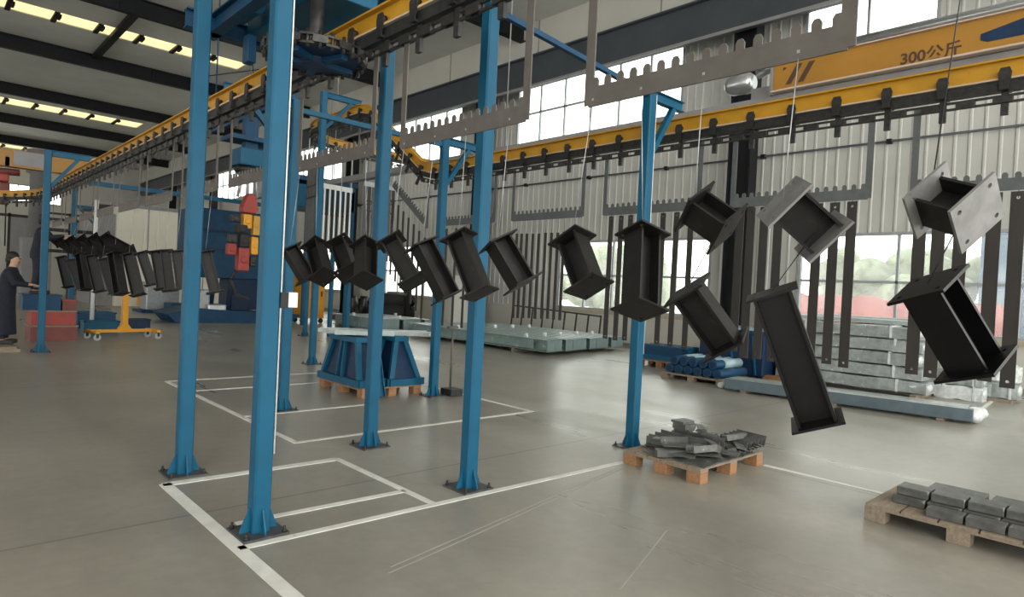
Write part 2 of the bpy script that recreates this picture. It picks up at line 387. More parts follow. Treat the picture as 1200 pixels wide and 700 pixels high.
# ================================================================== BLUE COLUMNS
PW = .112
def chamf(w, c):
    a = w/2; return [(-a+c, -a), (a-c, -a), (a, -a+c), (a, a-c), (a-c, a), (-a+c, a), (-a, a-c), (-a, -a+c)]
def column(x, y, h, label, arm=0, brace=True, cable=False, cap=False, armz=None):
    t = thing('support_column', label, 'column', (x, y, 0), 0, 'blue conveyor support columns')
    MB().ext(chamf(PW, .012), .012, h).build('post', BLUE, t)
    MB().bb(-.145, .145, -.145, .145, 0, .014).build('base_plate', GREYST, t)
    for a in range(4):
        M = Matrix.Rotation(a*PI/2, 4, 'Z') @ Matrix(((1, 0, 0, 0), (0, 0, 1, 0), (0, 1, 0, 0), (0, 0, 0, 1)))
        MB().ext([(PW/2, .014), (.118, .014), (.118, .03), (PW/2+.008, .16), (PW/2, .16)], -.005, .005, M).build('gusset', BLUE, t)
    for sx in (-1, 1):
        for sy in (-1, 1):
            MB().tube((sx*.12, sy*.12, .014), (sx*.12, sy*.12, .05), .008, 6).lathe([(.017, .014), (.017, .028)], (sx*.12, sy*.12, 0), 6).build('anchor_bolt', IRON, t)
    if arm:
        s = 1 if arm > 0 else -1; z = (armz or h)-.05
        MB().prof(ISEC(.11, .075, .008, .01), (-s*.02, 0, z), (arm, 0, z)).build('arm', BLUE, t)
        if brace: MB().bar((s*PW/2, 0, z-.62), (arm*.72, 0, z-.05), .06, .06).build('brace', BLUE, t)
    if cable: MB().path([(PW/2+.006, -PW/2+.01, .5 if cable == 1 else 1.0), (PW/2+.006, -PW/2+.01, h-.05)], .005, 6).build('white_cable', WHITE, t)
    if cap: MB().bb(-.035, .035, -.035, .035, h, h+.05).build('cap', IRON, t)
    return t
column(1.66, 5.54, 4.35, 'blue square column with gusseted foot, leftmost of the tall foreground columns', cable=0)
column(1.66, 4.01, 4.35, 'blue square column nearest the camera, with white cable and button box', cable=1)
column(3.37, 5.53, 3.92, 'blue square column whose top ends just below the chain wheel', cap=True)
column(3.34, 3.96, 4.02, 'blue square column beside the floor-box corner, third of the foreground columns', cable=0)
column(5.68, 4.06, 3.81, 'blue square column with bracket arm standing behind the scrap pallet', arm=.62, cable=2)
column(5.66, 7.61, 3.79, 'blue square column with bracket arm beside the grey pole stand', arm=.62)
column(3.38, 7.60, 3.79, 'blue square column just behind the button-box column, left of the blue frames', arm=-.85)
column(5.66, 11.51, 5.2, 'blue square column farther back, left end of the blue frames pallet', arm=.8)
column(1.84, 14.79, 3.79, 'blue square column with bracket arm beside the worker on steps', arm=.66)
p = at_z(109, 366); column(p.x, p.y, 3.9, 'slim blue column far left, behind the yellow cart', arm=-.8)
p = at_z(357, 394); column(p.x, p.y, 3.9, 'blue column right beside the yellow cabinet', arm=0)
p = at_z(403, 386); column(p.x, p.y, 3.9, 'blue column far behind the grey bars on the blue frames', arm=0)
# ties across between column tops
def tie(p, q, label, w=.06, m=BLUE):
    c = (Vector(p)+Vector(q))/2; t = thing('tie_beam', label, 'beam', c, 0, 'blue ties between the column heads')
    MB().prof([(-w/2, -w/2), (w/2, -w/2), (w/2, w/2), (-w/2, w/2)], Vector(p)-c, Vector(q)-c).build('rail', m, t)
    d = (Vector(q)-Vector(p)).normalized()
    for s, e in ((1, p), (-1, q)): MB().box((0, 0, 0), (.012, w*1.6, w*1.6), T(Vector(e)-c) @ d.to_track_quat('X', 'Z').to_matrix().to_4x4()).build('end_plate', m, t)
tie((3.40, 3.96, 3.86), (5.62, 4.06, 3.76), 'thin dark tie beam crossing in front of the bright upper window', .045, BLUED)
tie((3.44, 7.60, 3.68), (5.60, 7.61, 3.68), 'blue tie beam between the two middle columns, left of the tall thin column', .06)
tie((3.34, 3.90, 3.94), (3.34, 1.2, 3.94), 'blue beam running forward from the top of the third column', .09)

# ================================================================== CONVEYOR
XL, XR = 2.5, 6.33
ZT0, ZT1 = 3.49, 3.65        # track
def arc(cx, cy, r, a0, a1, n):
    return [(cx+r*math.cos(R(a0+(a1-a0)*i/n)), cy+r*math.sin(R(a0+(a1-a0)*i/n))) for i in range(n+1)]
LPATH = [(XL, -2.5), (XL, 20.5)]+arc(XL-4, 20.5, 4, 0, 90, 14)[1:]+[(-5, 24.5)]
RISE = 1.42
RPATH = [(XR, -2.5, 0), (XR, 8.75, 0), (XR, 9.1, .08), (XR, 10.9, RISE-.08), (XR, 11.25, RISE), (XR, 13.0, RISE)]+[(*p, RISE) for p in arc(XR+1.6, 13.0, 1.6, 180, 90, 8)[1:]]+[(10.5, 14.6, RISE)]
LPATH = [(*p, 0) for p in LPATH]
def rise(y): return 0 if y < 8.9 else min(RISE, (y-8.95)*.71)
def sweep(prof, path, z):
    mb = MB(); n = len(prof); vs = []
    for i, (x, y, dz) in enumerate(path):
        a = Vector(path[max(0, i-1)][:2]); b = Vector(path[min(len(path)-1, i+1)][:2]); d = (b-a).normalized(); nx = Vector((d.y, -d.x))
        for u, v in prof: vs.append((x+nx.x*u, y+nx.y*u, z+v+dz))
    fs = [(k*n+i, k*n+(i+1) % n, (k+1)*n+(i+1) % n, (k+1)*n+i) for k in range(len(path)-1) for i in range(n)]
    fs += [tuple(range(n-1, -1, -1)), tuple(range((len(path)-1)*n, len(path)*n))]
    return mb.add(vs, fs)
def along(path, step, start=0.0):
    out = []; acc = start
    for (a, b) in zip(path, path[1:]):
        a = Vector(a); b = Vector(b); L = (b-a).length; d = (b-a)/L
        while acc < L: p = a+d*acc; out.append((p.x, p.y, math.atan2(d.y, d.x), p.z, math.asin(d.z))); acc += step
        acc -= L
    return out
ZCH = 3.335
for path, lab, lab2 in ((LPATH, 'yellow conveyor track running overhead from top centre to far left', 'dark drive chain hanging under the left overhead track'),
                  (RPATH, 'yellow conveyor track running along the window wall at right', 'dark drive chain hanging under the right overhead track')):
    t = thing('conveyor_track', lab, 'track')
    sweep(ISEC(ZT1-ZT0, .10, .012, .014), path, (ZT0+ZT1)/2).build('yellow_girder', YELLOW, t)
    sweep([(-.055, -.006), (.055, -.006), (.055, .006), (-.055, .006)], path, ZT0-.004).build('lit_flange_strip', PINK, t)  # pale strip paints the lit edge of the girder's lower flange
    sweep([(-.035, -.04), (.035, -.04), (.035, .04), (-.035, .04)], path, ZT0-.058).build('dark_band', IRON, t)  # continuous dark band between the yellow girder and the chain
    c = MB()
    for i, (x, y, a, dz, pt) in enumerate(along(path, .125)):
        M = T((x, y, ZCH+dz)) @ Matrix.Rotation(a, 4, 'Z') @ Matrix.Rotation(-pt, 4, 'Y')
        if i % 2 == 0:
            for s in (-1, 1): c.box((0, 0, s*.026), (.17, .020, .018), M)
            for s in (-1, 1): c.box((s*.078, 0, 0), (.02, .02, .036), M)
        else:
            for s in (-1, 1): c.box((0, s*.017, 0), (.13, .012, .062), M)
    tag(c.build('conveyor_chain', CHAINM), lab2, 'chain')
# trolleys
def trolley_proto():
    t = thing('conveyor_trolley', '', 'trolley', (0, 0, 0))
    q = MB()
    for s in (-1, 1):
        q.ext([(-.035, -.03), (.035, -.03), (.045, .06), (.03, .10), (-.03, .10), (-.045, .06)], s*.062-.006, s*.062+.006, Matrix(((1, 0, 0, 0), (0, 0, 1, 0), (0, 1, 0, -.02), (0, 0, 0, 1))))
        q.box((0, s*.035, -.085), (.05, .07, .016)); q.box((0, s*.064, -.07), (.06, .012, .05))
    q.box((0, 0, -.15), (.05, .022, .12)); q.build('bracket', IRON, t)
    for s in (-1, 1): MB().tube((0, s*.018, .044), (0, s*.056, .044), .030, 12).build('wheel', IRON, t)
    MB().box((0, 0, -.24), (.05, .03, .09)).build('drop_lug', IRON, t)
    return t
tp = trolley_proto(); first = True
for path, lab, grp, st in ((LPATH, 'dark trolley bracket riding the left overhead yellow track', 'trolleys on the left track', .30), (RPATH, 'dark trolley bracket riding the yellow track along the window wall', 'trolleys on the right track', .235)):
    for x, y, a, dz, pt in along(path, .422, st):
        M = T((x, y, ZT0+dz)) @ Matrix.Rotation(a, 4, 'Z') @ Matrix.Rotation(-pt, 4, 'Y')
        if y < -.4 and x > 2: continue
        if first: tp.matrix_world = M; tp['label'] = lab; tp['group'] = grp; first = False
        else: dup(tp, M, lab, grp)

# hanger combs: toothed plate hung on two straps
def comb(y0, y1, X, label, m, group, zb=2.565, teeth=16, r0=0, r1=0):
    t = thing('hanger_comb', label, 'hanger', (X, (y0+y1)/2, zb+(r0+r1)/2), 0, group); h = (y1-y0)/2; H = .10; tilt = math.atan2(r1-r0, y1-y0)
    top = []; n = teeth; p = 2*h/n
    for i in range(n):
        a = -h+p*i; w_ = p*.5; th = .045
        top += [(a+p*.25, H), (a+p*.25, H+th*.65), (a+p*.25+w_*.25, H+th), (a+p*.25+w_*.75, H+th), (a+p*.25+w_, H+th*.65), (a+p*.25+w_, H)]
    M = Matrix(((0, 0, 1, 0), (1, 0, 0, 0), (0, 1, 0, 0), (0, 0, 0, 1)))
    # one flat bar with upright fingers
    q = MB(); q.ext([(-h, 0), (h, 0), (h, H), (-h, H)], -.005, .005, M)
    for i in range(n): q.ext(top[6*i:6*i+6], -.005, .005, M)
    q.build('toothed_bar', m, t).rotation_euler = (tilt, 0, 0)
    for s in (-1, 1): MB().bb(-.004, .004, s*h-.028, s*h+.028, s*(r1-r0)/2+.01, ZCH+.02-zb+s*(r1-r0)/2).build('hanger_strap', m, t)
    return t
LC = [(.92, 2.16), (2.62, 3.86), (4.26, 5.50), (5.95, 7.2), (7.62, 8.88), (9.3, 10.56), (10.98, 12.24), (12.66, 13.92), (14.34, 15.6), (16.02, 17.28), (17.7, 18.96)]
LCL = ['grey toothed hanger bar in front of the bright upper window, nearest of its row', 'grey toothed hanger bar crossing the third foreground column, second of its row', 'grey toothed hanger bar hung left of the tall column under the chain wheel', 'grey toothed hanger bar hanging between the two tall foreground columns', 'grey toothed hanger bar hung left of the leftmost foreground column', 'grey toothed hanger bar above the first of the far dark beams', 'grey toothed hanger bar above the yellow cart', 'grey toothed hanger bar above the far bundle of beams', 'grey toothed hanger bar nearest the worker on the steps', 'grey toothed hanger bar beyond the worker on the steps', 'grey toothed hanger bar farthest along the left track']
for (a, b), l in zip(LC, LCL): comb(a, b, XL, l, COMBST, 'toothed hanger bars on the left track')
RC = [(.36, 1.72), (2.08, 3.40), (3.80, 5.12), (5.48, 6.80), (7.2, 8.5), (8.9, 10.15), (11.3, 12.6)]
RCL = ['grey toothed hanger bar at the right edge of the picture, by the window wall', 'grey toothed hanger bar second from the right by the window wall', 'grey toothed hanger bar by the wall, crossed by the bracketed blue column', 'grey toothed hanger bar by the wall just left of the bracketed blue column', 'grey toothed hanger bar seen just right of the third foreground column', 'tilted grey hanger bar on the climbing track, left of the thin blue column', 'grey toothed hanger bar farthest along the right track']
for (a, b), l in zip(RC, RCL): comb(a, b, XR, l, COMBG, 'toothed hanger bars on the right track', 2.60, 16, rise(a), rise(b))

# flat bars hanging from the right-hand combs
def flat_bar(y, z0, z1, w, label, hole=True, X=XR, th=.010):
    t = thing('flat_bar', label, 'steel bar', (X, y, z0), 0, 'flat steel bars hung to dry on the right track')
    L = z1-z0; a = w/2; M = Matrix(((0, 0, 1, 0), (1, 0, 0, 0), (0, 1, 0, 0), (0, 0, 0, 1)))
    q = MB()
    # strip with a round hole near each end
    def holed(zc):
        r = w*.13; n = 16; sq = []; ci = []
        for i in range(n):
            an = 2*PI*i/n; c, s = math.cos(an), math.sin(an); k = a/max(abs(c), abs(s)); sq.append((c*k, zc+s*k)); ci.append((c*r, zc+s*r))
        for sx in (-th/2, th/2): q.add([(sx, *p) for p in sq]+[(sx, *p) for p in ci], [(i, (i+1) % n, n+(i+1) % n, n+i) for i in range(n)])
        q.add([(-th/2, *p) for p in sq]+[(th/2, *p) for p in sq], [(i, (i+1) % n, n+(i+1) % n, n+i) for i in range(n)])
        q.add([(-th/2, *p) for p in ci]+[(th/2, *p) for p in ci], [(i, (i+1) % n, n+(i+1) % n, n+i) for i in range(n)])
    holed(a); holed(L-a); q.bb(-th/2, th/2, -a, a, 2*a, L-2*a); q.build('strip', BARST, t)
    MB().path([(0, 0, L-a*1.1), (0, 0, L+max(.02, 2.66+rise(y)-z1))], .003, 5).build('hook_wire', IRON, t)
def bars(pts, w, where, hz=None):
    for i, (xt, yt, xb, yb) in enumerate(pts):
        p = at_x(xt, yt, XR); q = at_x(xb, yb, XR)
        flat_bar((p.y+q.y)/2, q.z, min(p.z, 2.59), w, '%s dark flat bar from the left %s' % (ORD[i], where))
bars([(605, 274, 602, 373), (611, 274, 607, 373), (617.5, 274, 613, 373), (624.5, 274, 620, 373), (631.5, 274, 627, 374), (638, 273, 636, 374), (645, 273, 643, 374), (650.5, 273, 652, 375), (657, 272, 660, 376)], .048, 'in the narrow group left of the middle window')
bars([(715.5, 252, 710, 397), (728, 252, 721, 399), (740, 252, 731, 399), (777, 249, 770, 404), (792.5, 248, 786, 406), (809, 247, 803, 410)], .068, 'in the group around the bracketed blue column')
bars([(866, 244, 861, 412), (878, 243, 874, 420), (894, 242, 889, 421), (911, 240, 905, 424), (957, 238, 951, 424), (977, 237, 970, 427), (999, 236, 988, 431)], .088, 'in the group behind the long slanting beam')
bars([(1078, 231, 1070, 439), (1101, 229, 1091, 443), (1127, 227, 1117, 445), (1167, 224, 1153, 447), (1195, 223, 1179, 455)], .098, 'in the group at the right edge')
for k, y in enumerate((7.35, 7.6, 7.85, 8.1, 8.35)): flat_bar(y, .98, 2.55, .05, '%s dark flat bar from the right, farther along the track behind the thin blue column' % ORD[k])
for k, y in enumerate((8.95, 9.12, 9.29, 9.46, 9.63, 9.80, 9.97)): flat_bar(y, 1.05+rise(y), 2.42+rise(y), .055, '%s dark flat bar from the right, under the tilted hanger bar on the climbing track' % ORD[k])
# ================================================================== HANGING H-BEAMS
def plate_mesh(w, th, n=16):
    # square end plate with four bolt holes, made of four holed quadrants
    q = MB(); a = w/2; r = w*.045
    for sx in (-1, 1):
        for sy in (-1, 1):
            cx, cy = sx*a/2, sy*a/2; sq = []; ci = []; hx, hy = sx*a*.68, sy*a*.68
            for i in range(n):
                an = 2*PI*i/n; c, s = math.cos(an), math.sin(an); k = (a/2)/max(abs(c), abs(s)); sq.append((cx+c*k, cy+s*k)); ci.append((hx+c*r, hy+s*r))
            for z in (-th/2, th/2): q.add([(*p, z) for p in sq]+[(*p, z) for p in ci], [(i, (i+1) % n, n+(i+1) % n, n+i) for i in range(n)])
            q.add([(*p, -th/2) for p in ci]+[(*p, th/2) for p in ci], [(i, (i+1) % n, n+(i+1) % n, n+i) for i in range(n)])
    for (x0, x1, y0, y1) in ((-a, a, -a, -a), (-a, a, a, a), (-a, -a, -a, a), (a, a, -a, a)):
        q.add([(x0, y0, -th/2), (x1, y1, -th/2), (x1, y1, th/2), (x0, y0, th/2)], [(0, 1, 2, 3)])
    return q
PLATES = {}
def beam(top, bot, label, twist=0, toward=0.0, sec=.122, plate=.19, depth=None, edge=None, hang=None, X=XL, m=None, pm=None, quarter=False):
    m = m or BLACKST
    mid = at_x((top[0]+bot[0])/2, (top[1]+bot[1])/2, X); d = (mid-EYEP).dot(FW) if depth is None else depth
    P = at_depth(*top, d+toward/2); Q = at_depth(*bot, d-toward/2)
    z = (P-Q); L = z.length; z.normalize(); c = (P+Q)/2
    v = -FW; v = (v-z*v.dot(z)).normalized()      # faces the camera, square to the axis
    y = v; x = y.cross(z)
    if edge:      # turn the section until its plate edge runs the way it does in the photograph
        nn = Vector((edge[1], edge[0])); pj = lambda q: Vector((q.dot(RT), q.dot(UP))).dot(nn); twist = math.degrees(math.atan2(-pj(x), pj(y)))
    B = Matrix((x, y, z)).transposed().to_4x4() @ Matrix.Rotation(R(twist), 4, 'Z')
    t = thing('steel_beam', label, 'steel beam', group='dark H-beams hanging from the left track', M=T(c) @ B)
    MB().ext(ISEC(sec, sec, .009, .011), -L/2, L/2, Matrix.Rotation(0 if quarter else PI/2, 4, 'Z')).build('h_section', m, t)
    key = round(plate, 3)
    for s in (-1, 1):
        o = plate_mesh(plate, .010).build('end_plate', pm or m, t); o.location = (0, 0, s*(L/2+.005))
    Mi = (T(c) @ B).inverted(); A = c+z*(L/2+.008)
    if hang is None:
        yc = min((max(a_+.03, min(b_-.03, A.y)) for a_, b_ in LC+[(.2, .86)]), key=lambda q: abs(q-A.y)); top_ = Vector((XL, yc, 2.60))
    else: top_ = hang
    W = MB().path([Mi @ A, Mi @ top_], .0022, 5); W.box((0, 0, 0), (.012, .012, .012), Mi @ T(top_)); W.build('hanging_wire', GALV if hang is None else IRON, t)
    t['low'] = tuple(c-z*(L/2-.03))
    return t
# near ones, right of the picture, hung in pairs
E0 = (100, -62)
u = beam((815, 243), (851, 268), 'short dark beam tilted almost flat, upper of the pair right of the bracketed column', toward=.06, edge=(105, -75))
beam((806, 341), (850, 403), 'slanting dark beam below the flat one, right of the bracketed column', -32, 0, hang=Vector(u['low']))
u = beam((919, 237), (963, 276), 'short tilted dark beam with one bright end plate', -20, -.02, sec=.15, plate=.21, pm=LITST)
beam((905, 344), (957, 492), 'longest black slanting beam, hanging low at the right', -24, 0, sec=.14, plate=.19, hang=Vector(u['low']), m=BLACKP)
u = beam((1092, 236), (1143, 250), 'short tilted dark beam nearest the right edge, upper of its pair', toward=.13, edge=(85, -75), pm=LITST, hang=Vector((XL, .52, ZCH)))
beam((1088, 336), (1142, 426), 'slanting dark beam nearest the right edge, lower of its pair', 28, 0, sec=.125, hang=Vector(u['low']), m=BLACKP)
# the single row through the middle
beam((753, 276), (750, 362), 'upright dark beam hanging in front of the bracketed blue column', toward=.16, edge=(90, -48), quarter=True)
beam((671, 282), (690, 335), 'dark tilted beam hanging alone left of the bracketed column', toward=.13, edge=(95, -65))
beam((584, 284), (612, 332), 'slanting dark beam hanging just right of the third foreground column', 30, .02)
beam((538, 279), (562, 343), 'dark beam hanging in front of the third foreground column', toward=.10, edge=(85, -42))
beam((495, 287), (525, 347), 'slanting dark beam hanging across the thin blue column', 35, 0)
beam((459, 284), (484, 330), 'dark tilted beam between the under-wheel column and the thin column', toward=.11, edge=(70, -40))
beam((429.5, 289), (428, 328), 'dark beam with broad foot plate, left of the under-wheel column', toward=.17, edge=(150, -80), quarter=True)
beam((398.5, 287), (409, 320), 'dark tilted beam, second to the left of the under-wheel column', toward=.16, edge=(150, -75))
beam((370, 289), (379, 324), 'dark beam with tilted foot plate, third to the left of the under-wheel column', toward=.18, edge=(140, -95))
beam((340, 293), (360, 326), 'slanting dark beam just right of the button-box column', 35, 0)
beam((241, 296), (252, 342), 'long dark beam just right of the leftmost foreground column', 25, 0)
beam((207, 295), (213, 338), 'dark beam half hidden by the leftmost foreground column', 25, 0)
beam((194, 295), (199, 340), 'dark beam nearest left of the leftmost foreground column', 25, .05)
beam((183, 296), (190, 338), 'dark beam second left of the leftmost foreground column', 20, .05)
beam((166, 297), (178, 333), 'slanting dark beam between the far bundle and the leftmost foreground column', 20, 0)
ups = [(70, 284), (83, 283), (96, 282), (110, 281), (124, 280)]
for i, p in enumerate(ups):
    k = 1+i*.10
    beam(p, (p[0]+20*k, p[1]+11*k), '%s tilted dark beam from the left, in the upper layer of the far bundle' % ORD[i], 40, .10, sec=.15, plate=.21)
los = [(72, 302), (83, 302), (95, 301), (107, 301), (120, 301), (134, 300), (151, 299)]
for i, p in enumerate(los):
    k = 1+i*.06
    beam((p[0], p[1]+(0, 3, -2)[i % 3]), (p[0]+(8, 11, 6)[i % 3]*k, p[1]+34*k), '%s upright dark beam from the left, in the lower layer of the far bundle' % ORD[i], (15, 35, -20)[i % 3], (.05, -.06, .1)[i % 3], sec=.15, plate=.21)

# ================================================================== DRIVE UNIT over the first four columns
t = thing('chain_drive', 'blue overhead chain drive with toothed wheel above the foreground columns', 'machine', (2.2, 4.4, 0))
for p0, p1 in (((-.30, -.35, 3.80), (-.30, 1.75, 3.80)), ((-.50, -.40, 4.16), (1.14, -.42, 4.16)), ((-.54, 1.60, 3.80), (.30, 1.60, 3.80)), ((.62, -.4, 4.08), (.62, 1.75, 4.08)), ((-.30, .75, 4.0), (.72, .75, 4.0))):
    MB().prof(ISEC(.16, .10, .01, .012), p0, p1).build('frame_beam', BLUED, t)
MB().bb(-.06, .42, .08, 1.5, 3.74, 4.30).build('gear_housing', BLUE, t, bevel=.01)
MB().bb(-.12, -.04, 1.30, 1.42, 3.48, 3.72).build('control_box', BLUED, t, bevel=.01)
MB().tube((-.20, .95, 3.86), (-.20, 1.3, 3.86), .09, 16).build('motor', BLUE, t)
SC = Vector((-.06, 0, 0)); ZS = 3.24
MB().tube((SC.x, .12, ZS), (SC.x, .12, 3.76), .05, 14).build('shaft', IRON, t)
n = 22; rim = []; RS = .33
for i in range(n):
    a = 2*PI*i/n; p = 2*PI/n
    for da, r in ((-.3, RS-.03), (-.18, RS), (.18, RS), (.3, RS-.03)): rim.append((SC.x+r*math.cos(a+da*p), .12+r*math.sin(a+da*p)))
w_ = MB().ext(rim, ZS, ZS+.03).lathe([(.10, ZS-.05), (.10, ZS+.08)], (SC.x, .12, 0), n=18).build('sprocket', NAVY, t)
q = MB()
for i in range(5):
    a = 2*PI*i/5; q.bar((SC.x+.09*math.cos(a), .12+.09*math.sin(a), ZS-.02), (SC.x+.29*math.cos(a), .12+.29*math.sin(a), ZS-.02), .06, .035)
q.build('spoke', BLUED, w_)
c = MB(); n = 26
for i in range(n):
    a = 2*PI*i/n; M = T((SC.x, .12, ZS+.03)) @ Matrix.Rotation(a, 4, 'Z') @ T((RS+.02, 0, 0)) @ Matrix.Rotation(PI/2, 4, 'Z')
    if i % 2: c.box((0, 0, .03), (.10, .03, .016), M); c.box((0, 0, -.03), (.10, .03, .016), M)
    else: c.box((0, .018, 0), (.10, .014, .05), M); c.box((0, -.018, 0), (.10, .014, .05), M)
    c.tube(M @ Vector((0, 0, -.06)), M @ Vector((0, 0, .06)), .014, 6)
c.build('drive_chain', CHAINM, w_)

# button box on the nearest column
t = thing('button_box', 'small black and white button box on the nearest blue column', 'switch', (1.66+PW/2, 3.985, 1.48))
MB().bb(0, .05, -.035, .035, -.05, .05).build('back_half', RUBBER, t); MB().bb(.05, .11, -.035, .035, -.045, .05).build('front_half', WHITE, t)
MB().tube((.11, 0, .02), (.122, 0, .02), .012, 10).build('red_button', RED, t)

# ================================================================== CRANE by the window wall
XC = 8.0
t = thing('crane_girder', 'amber crane girder marked 300 kilograms, high at the right', 'crane', (XC, 0, 0))
ya, yb = 3.78, -2.2
bgd = MB().bb(-.10, .10, yb, ya, 4.28, 4.62).build('box_girder', CRANEY, t, bevel=.006)
MB().bb(-.16, .16, yb, ya, 4.26, 4.28).bb(-.14, .14, yb, ya, 4.618, 4.632).build('flange', PINK, t)
MB().bb(-.13, .13, ya, ya+.03, 4.24, 4.64).build('end_plate', RAILG, t)
TEXTM = mat('dark_brown_lettering', (.07, .035, .02), .6, 0, .1, 8)
q = MB()
MX = T((-.103, 0, 0)) @ Matrix(((0, 0, -1, 0), (-1, 0, 0, 0), (0, 1, 0, 0), (0, 0, 0, 1)))
for k in range(2):
    u = -3.62+k*.15
    q.ext([(u, 4.34), (u+.07, 4.34), (u+.20, 4.57), (u+.13, 4.57)], -.001, .002, MX)
u = -3.66; q.ext([(u, 4.52), (u+.05, 4.55), (u+.02, 4.56), (u, 4.56)], -.001, .002, MX)
q.build('hazard_stripe', TEXTM, bgd)
MB().ext([(-1.62, 4.46), (-1.62, 4.40), (-1.56, 4.37), (-1.15, 4.37), (-.9, 4.44), (-.5, 4.44), (-.5, 4.55), (-1.2, 4.55)], -.001, .003, MX).build('logo_plate', NAVY, bgd)
tc = bpy.data.curves.new('load_marking', 'FONT'); tc.body = '300公斤'; tc.size = .165; tc.extrude = .001; tc.align_x = 'CENTER'; tc.align_y = 'CENTER'
tc.offset = .004
tob = bpy.data.objects.new('load_marking_curve', tc); COL.objects.link(tob)
me = bpy.data.meshes.new_from_object(tob.evaluated_get(bpy.context.evaluated_depsgraph_get())); bpy.data.objects.remove(tob); me.name = 'load_marking'
to = bpy.data.objects.new('load_marking', me); COL.objects.link(to); to.parent = bgd
pc = at_x(1090, 66, XC-.1); to.matrix_local = T((-.103, pc.y, pc.z+.02)) @ Matrix(((0, 0, -1, 0), (-1, 0, 0, 0), (0, 1, 0, 0), (0, 0, 0, 1))); me.materials.clear(); me.materials.append(TEXTM)
t = thing('air_duct', 'silver round pipe with domed end running along the crane girder', 'pipe', (XC+.28, 0, 4.66))
MB().tube((-.1, 3.7, .12), (-.1, -2.2, .12), .06, 18).tube((-.06, 4.15, 0), (-.1, 3.7, .12), .06, 18).build('pipe', SILVER, t)
MB().lathe([(.001, 0), (.06, .012), (.11, .05), (.135, .11), (.14, .2), (.14, .36), (.09, .42)], n=20, M=T((-.05, 4.62, -.08)) @ Matrix.Rotation(PI/2, 4, 'X')).build('domed_end', SILVER, t)
MB().bb(-.12, .08, 3.9, 4.2, -.36, -.2).build('bracket', RAILG, t)
t = thing('runway_rail', 'long pale grey rail just above the right yellow track', 'rail', (XC, 0, 0))
MB().bb(-.06, .06, -2.5, 22, 4.12, 4.25).bb(-.10, .10, -2.5, 22, 4.10, 4.12).build('rail', RAILG, t)
for y in (8.9, 15.5, 21.5): MB().tube((0, y, 4.2), (0, y, ZC), .012, 6).build('drop_rod', RAILG, t)
# wall conduit
t = thing('wall_conduit', 'thin dark pipe running along the ribbed wall above the windows', 'pipe', (XW-.12, 0, 5.47))
MB().tube((0, -8, 0), (0, 34, 0), .028, 8).build('pipe', BANDM, t)
for y in range(-7, 34, 3): MB().bb(-.04, .095, y-.05, y+.05, -.05, .05).build('clip', DARKST, t)

# ================================================================== PALLETS AND GOODS
def pallet(x0, x1, y0, y1, label, m=WOOD, boards='y', nb=7, h=.13, rz=0, bm_=None):
    cx, cy = (x0+x1)/2, (y0+y1)/2; a, b = (x1-x0)/2, (y1-y0)/2
    t = thing('wooden_pallet', label, 'pallet', (cx, cy, 0), rz)
    for i in (-1, 0, 1):
        for j in (-1, 0, 1): MB().box((i*(a-.07), j*(b-.07), h*.38), (.13, .14, h*.76)).build('block', m, t, bevel=.004)
    for i in (-1, 0, 1): MB().box((i*(a-.07), 0, h*.76+.009), (.13, 2*b, .018)).build('stringer_board', bm_ or m, t)
    for k in range(nb):
        yk = -b+2*b*(k+.5)/nb; MB().box((0, yk, h*.76+.027), (2*a, 2*b/nb*.94, .018)).build('deck_board', bm_ or m, t)
    return t, h*.76+.036
# scrap pallet by the bracketed column
t, zt = pallet(5.06, 6.25, 2.88, 3.71, 'wooden pallet piled with steel offcuts, beside the bracketed blue column', bm_=WOODG, nb=6)
def offcut(kind, L, W, H_, M, label, grp):
    if kind == 0:   # flat plate piece with clipped corner
        q = MB().ext([(-L/2, -W/2), (L/2-.03, -W/2), (L/2, -W/2+.03), (L/2, W/2), (-L/2, W/2)], 0, H_)
    elif kind == 1:  # angle
        q = MB().ext([(-W/2, 0), (W/2, 0), (W/2, .008), (-W/2+.008, .008), (-W/2+.008, H_), (-W/2, H_)], -L/2, L/2, Matrix.Rotation(PI/2, 4, 'Z') @ Matrix.Rotation(PI/2, 4, 'X'))
    else:            # channel
        q = MB().ext([(-W/2, 0), (W/2, 0), (W/2, H_), (W/2-.008, H_), (W/2-.008, .008), (-W/2+.008, .008), (-W/2+.008, H_), (-W/2, H_)], -L/2, L/2, Matrix.Rotation(PI/2, 4, 'Z') @ Matrix.Rotation(PI/2, 4, 'X'))
    o = q.build('steel_offcut', OFFM, None); o.matrix_world = M
    return tag(o, label, 'scrap steel', grp)
OFFM = mat('grey_scrap_steel', (.105, .108, .102), .45, .3, .4, 10, spots=((.30, .31, .30), 16, .66))
rs = random.Random(11)
rows = []
# neat leaning rows at the back, flat plates in front, loose channels on top, a little stack at the far side
for k in range(9): rows.append((1, .52, .09, .10, (5.36+k*.045, 3.42-.02*k, zt+.002+.018*(k % 4)), R(92+rs.uniform(-8, 8)), R(rs.uniform(-8, 8)), 'leaning row'))
for i in range(4):
    for j in range(3): rows.append((0, .24, .20, .012, (5.24+.24*i, 2.98+.22*j, zt+.001), R(rs.uniform(-8, 8)), 0, 'flat'))
for k in range(14): rows.append((rs.choice((0, 1, 2)), rs.uniform(.20, .36), rs.uniform(.08, .13), rs.choice((.012, .06, .05)), (5.2+rs.random()*.85, 2.98+rs.random()*.45, zt+.02+.03*(k % 4)), R(rs.uniform(0, 180)), R(rs.uniform(-14, 14)), 'loose'))
for k in range(5): rows.append((0, .20, .16, .025, (5.86+rs.uniform(-.02, .02), 3.55+rs.uniform(-.02, .02), zt+.10+.026*k), R(rs.uniform(-12, 12)), 0, 'stack'))
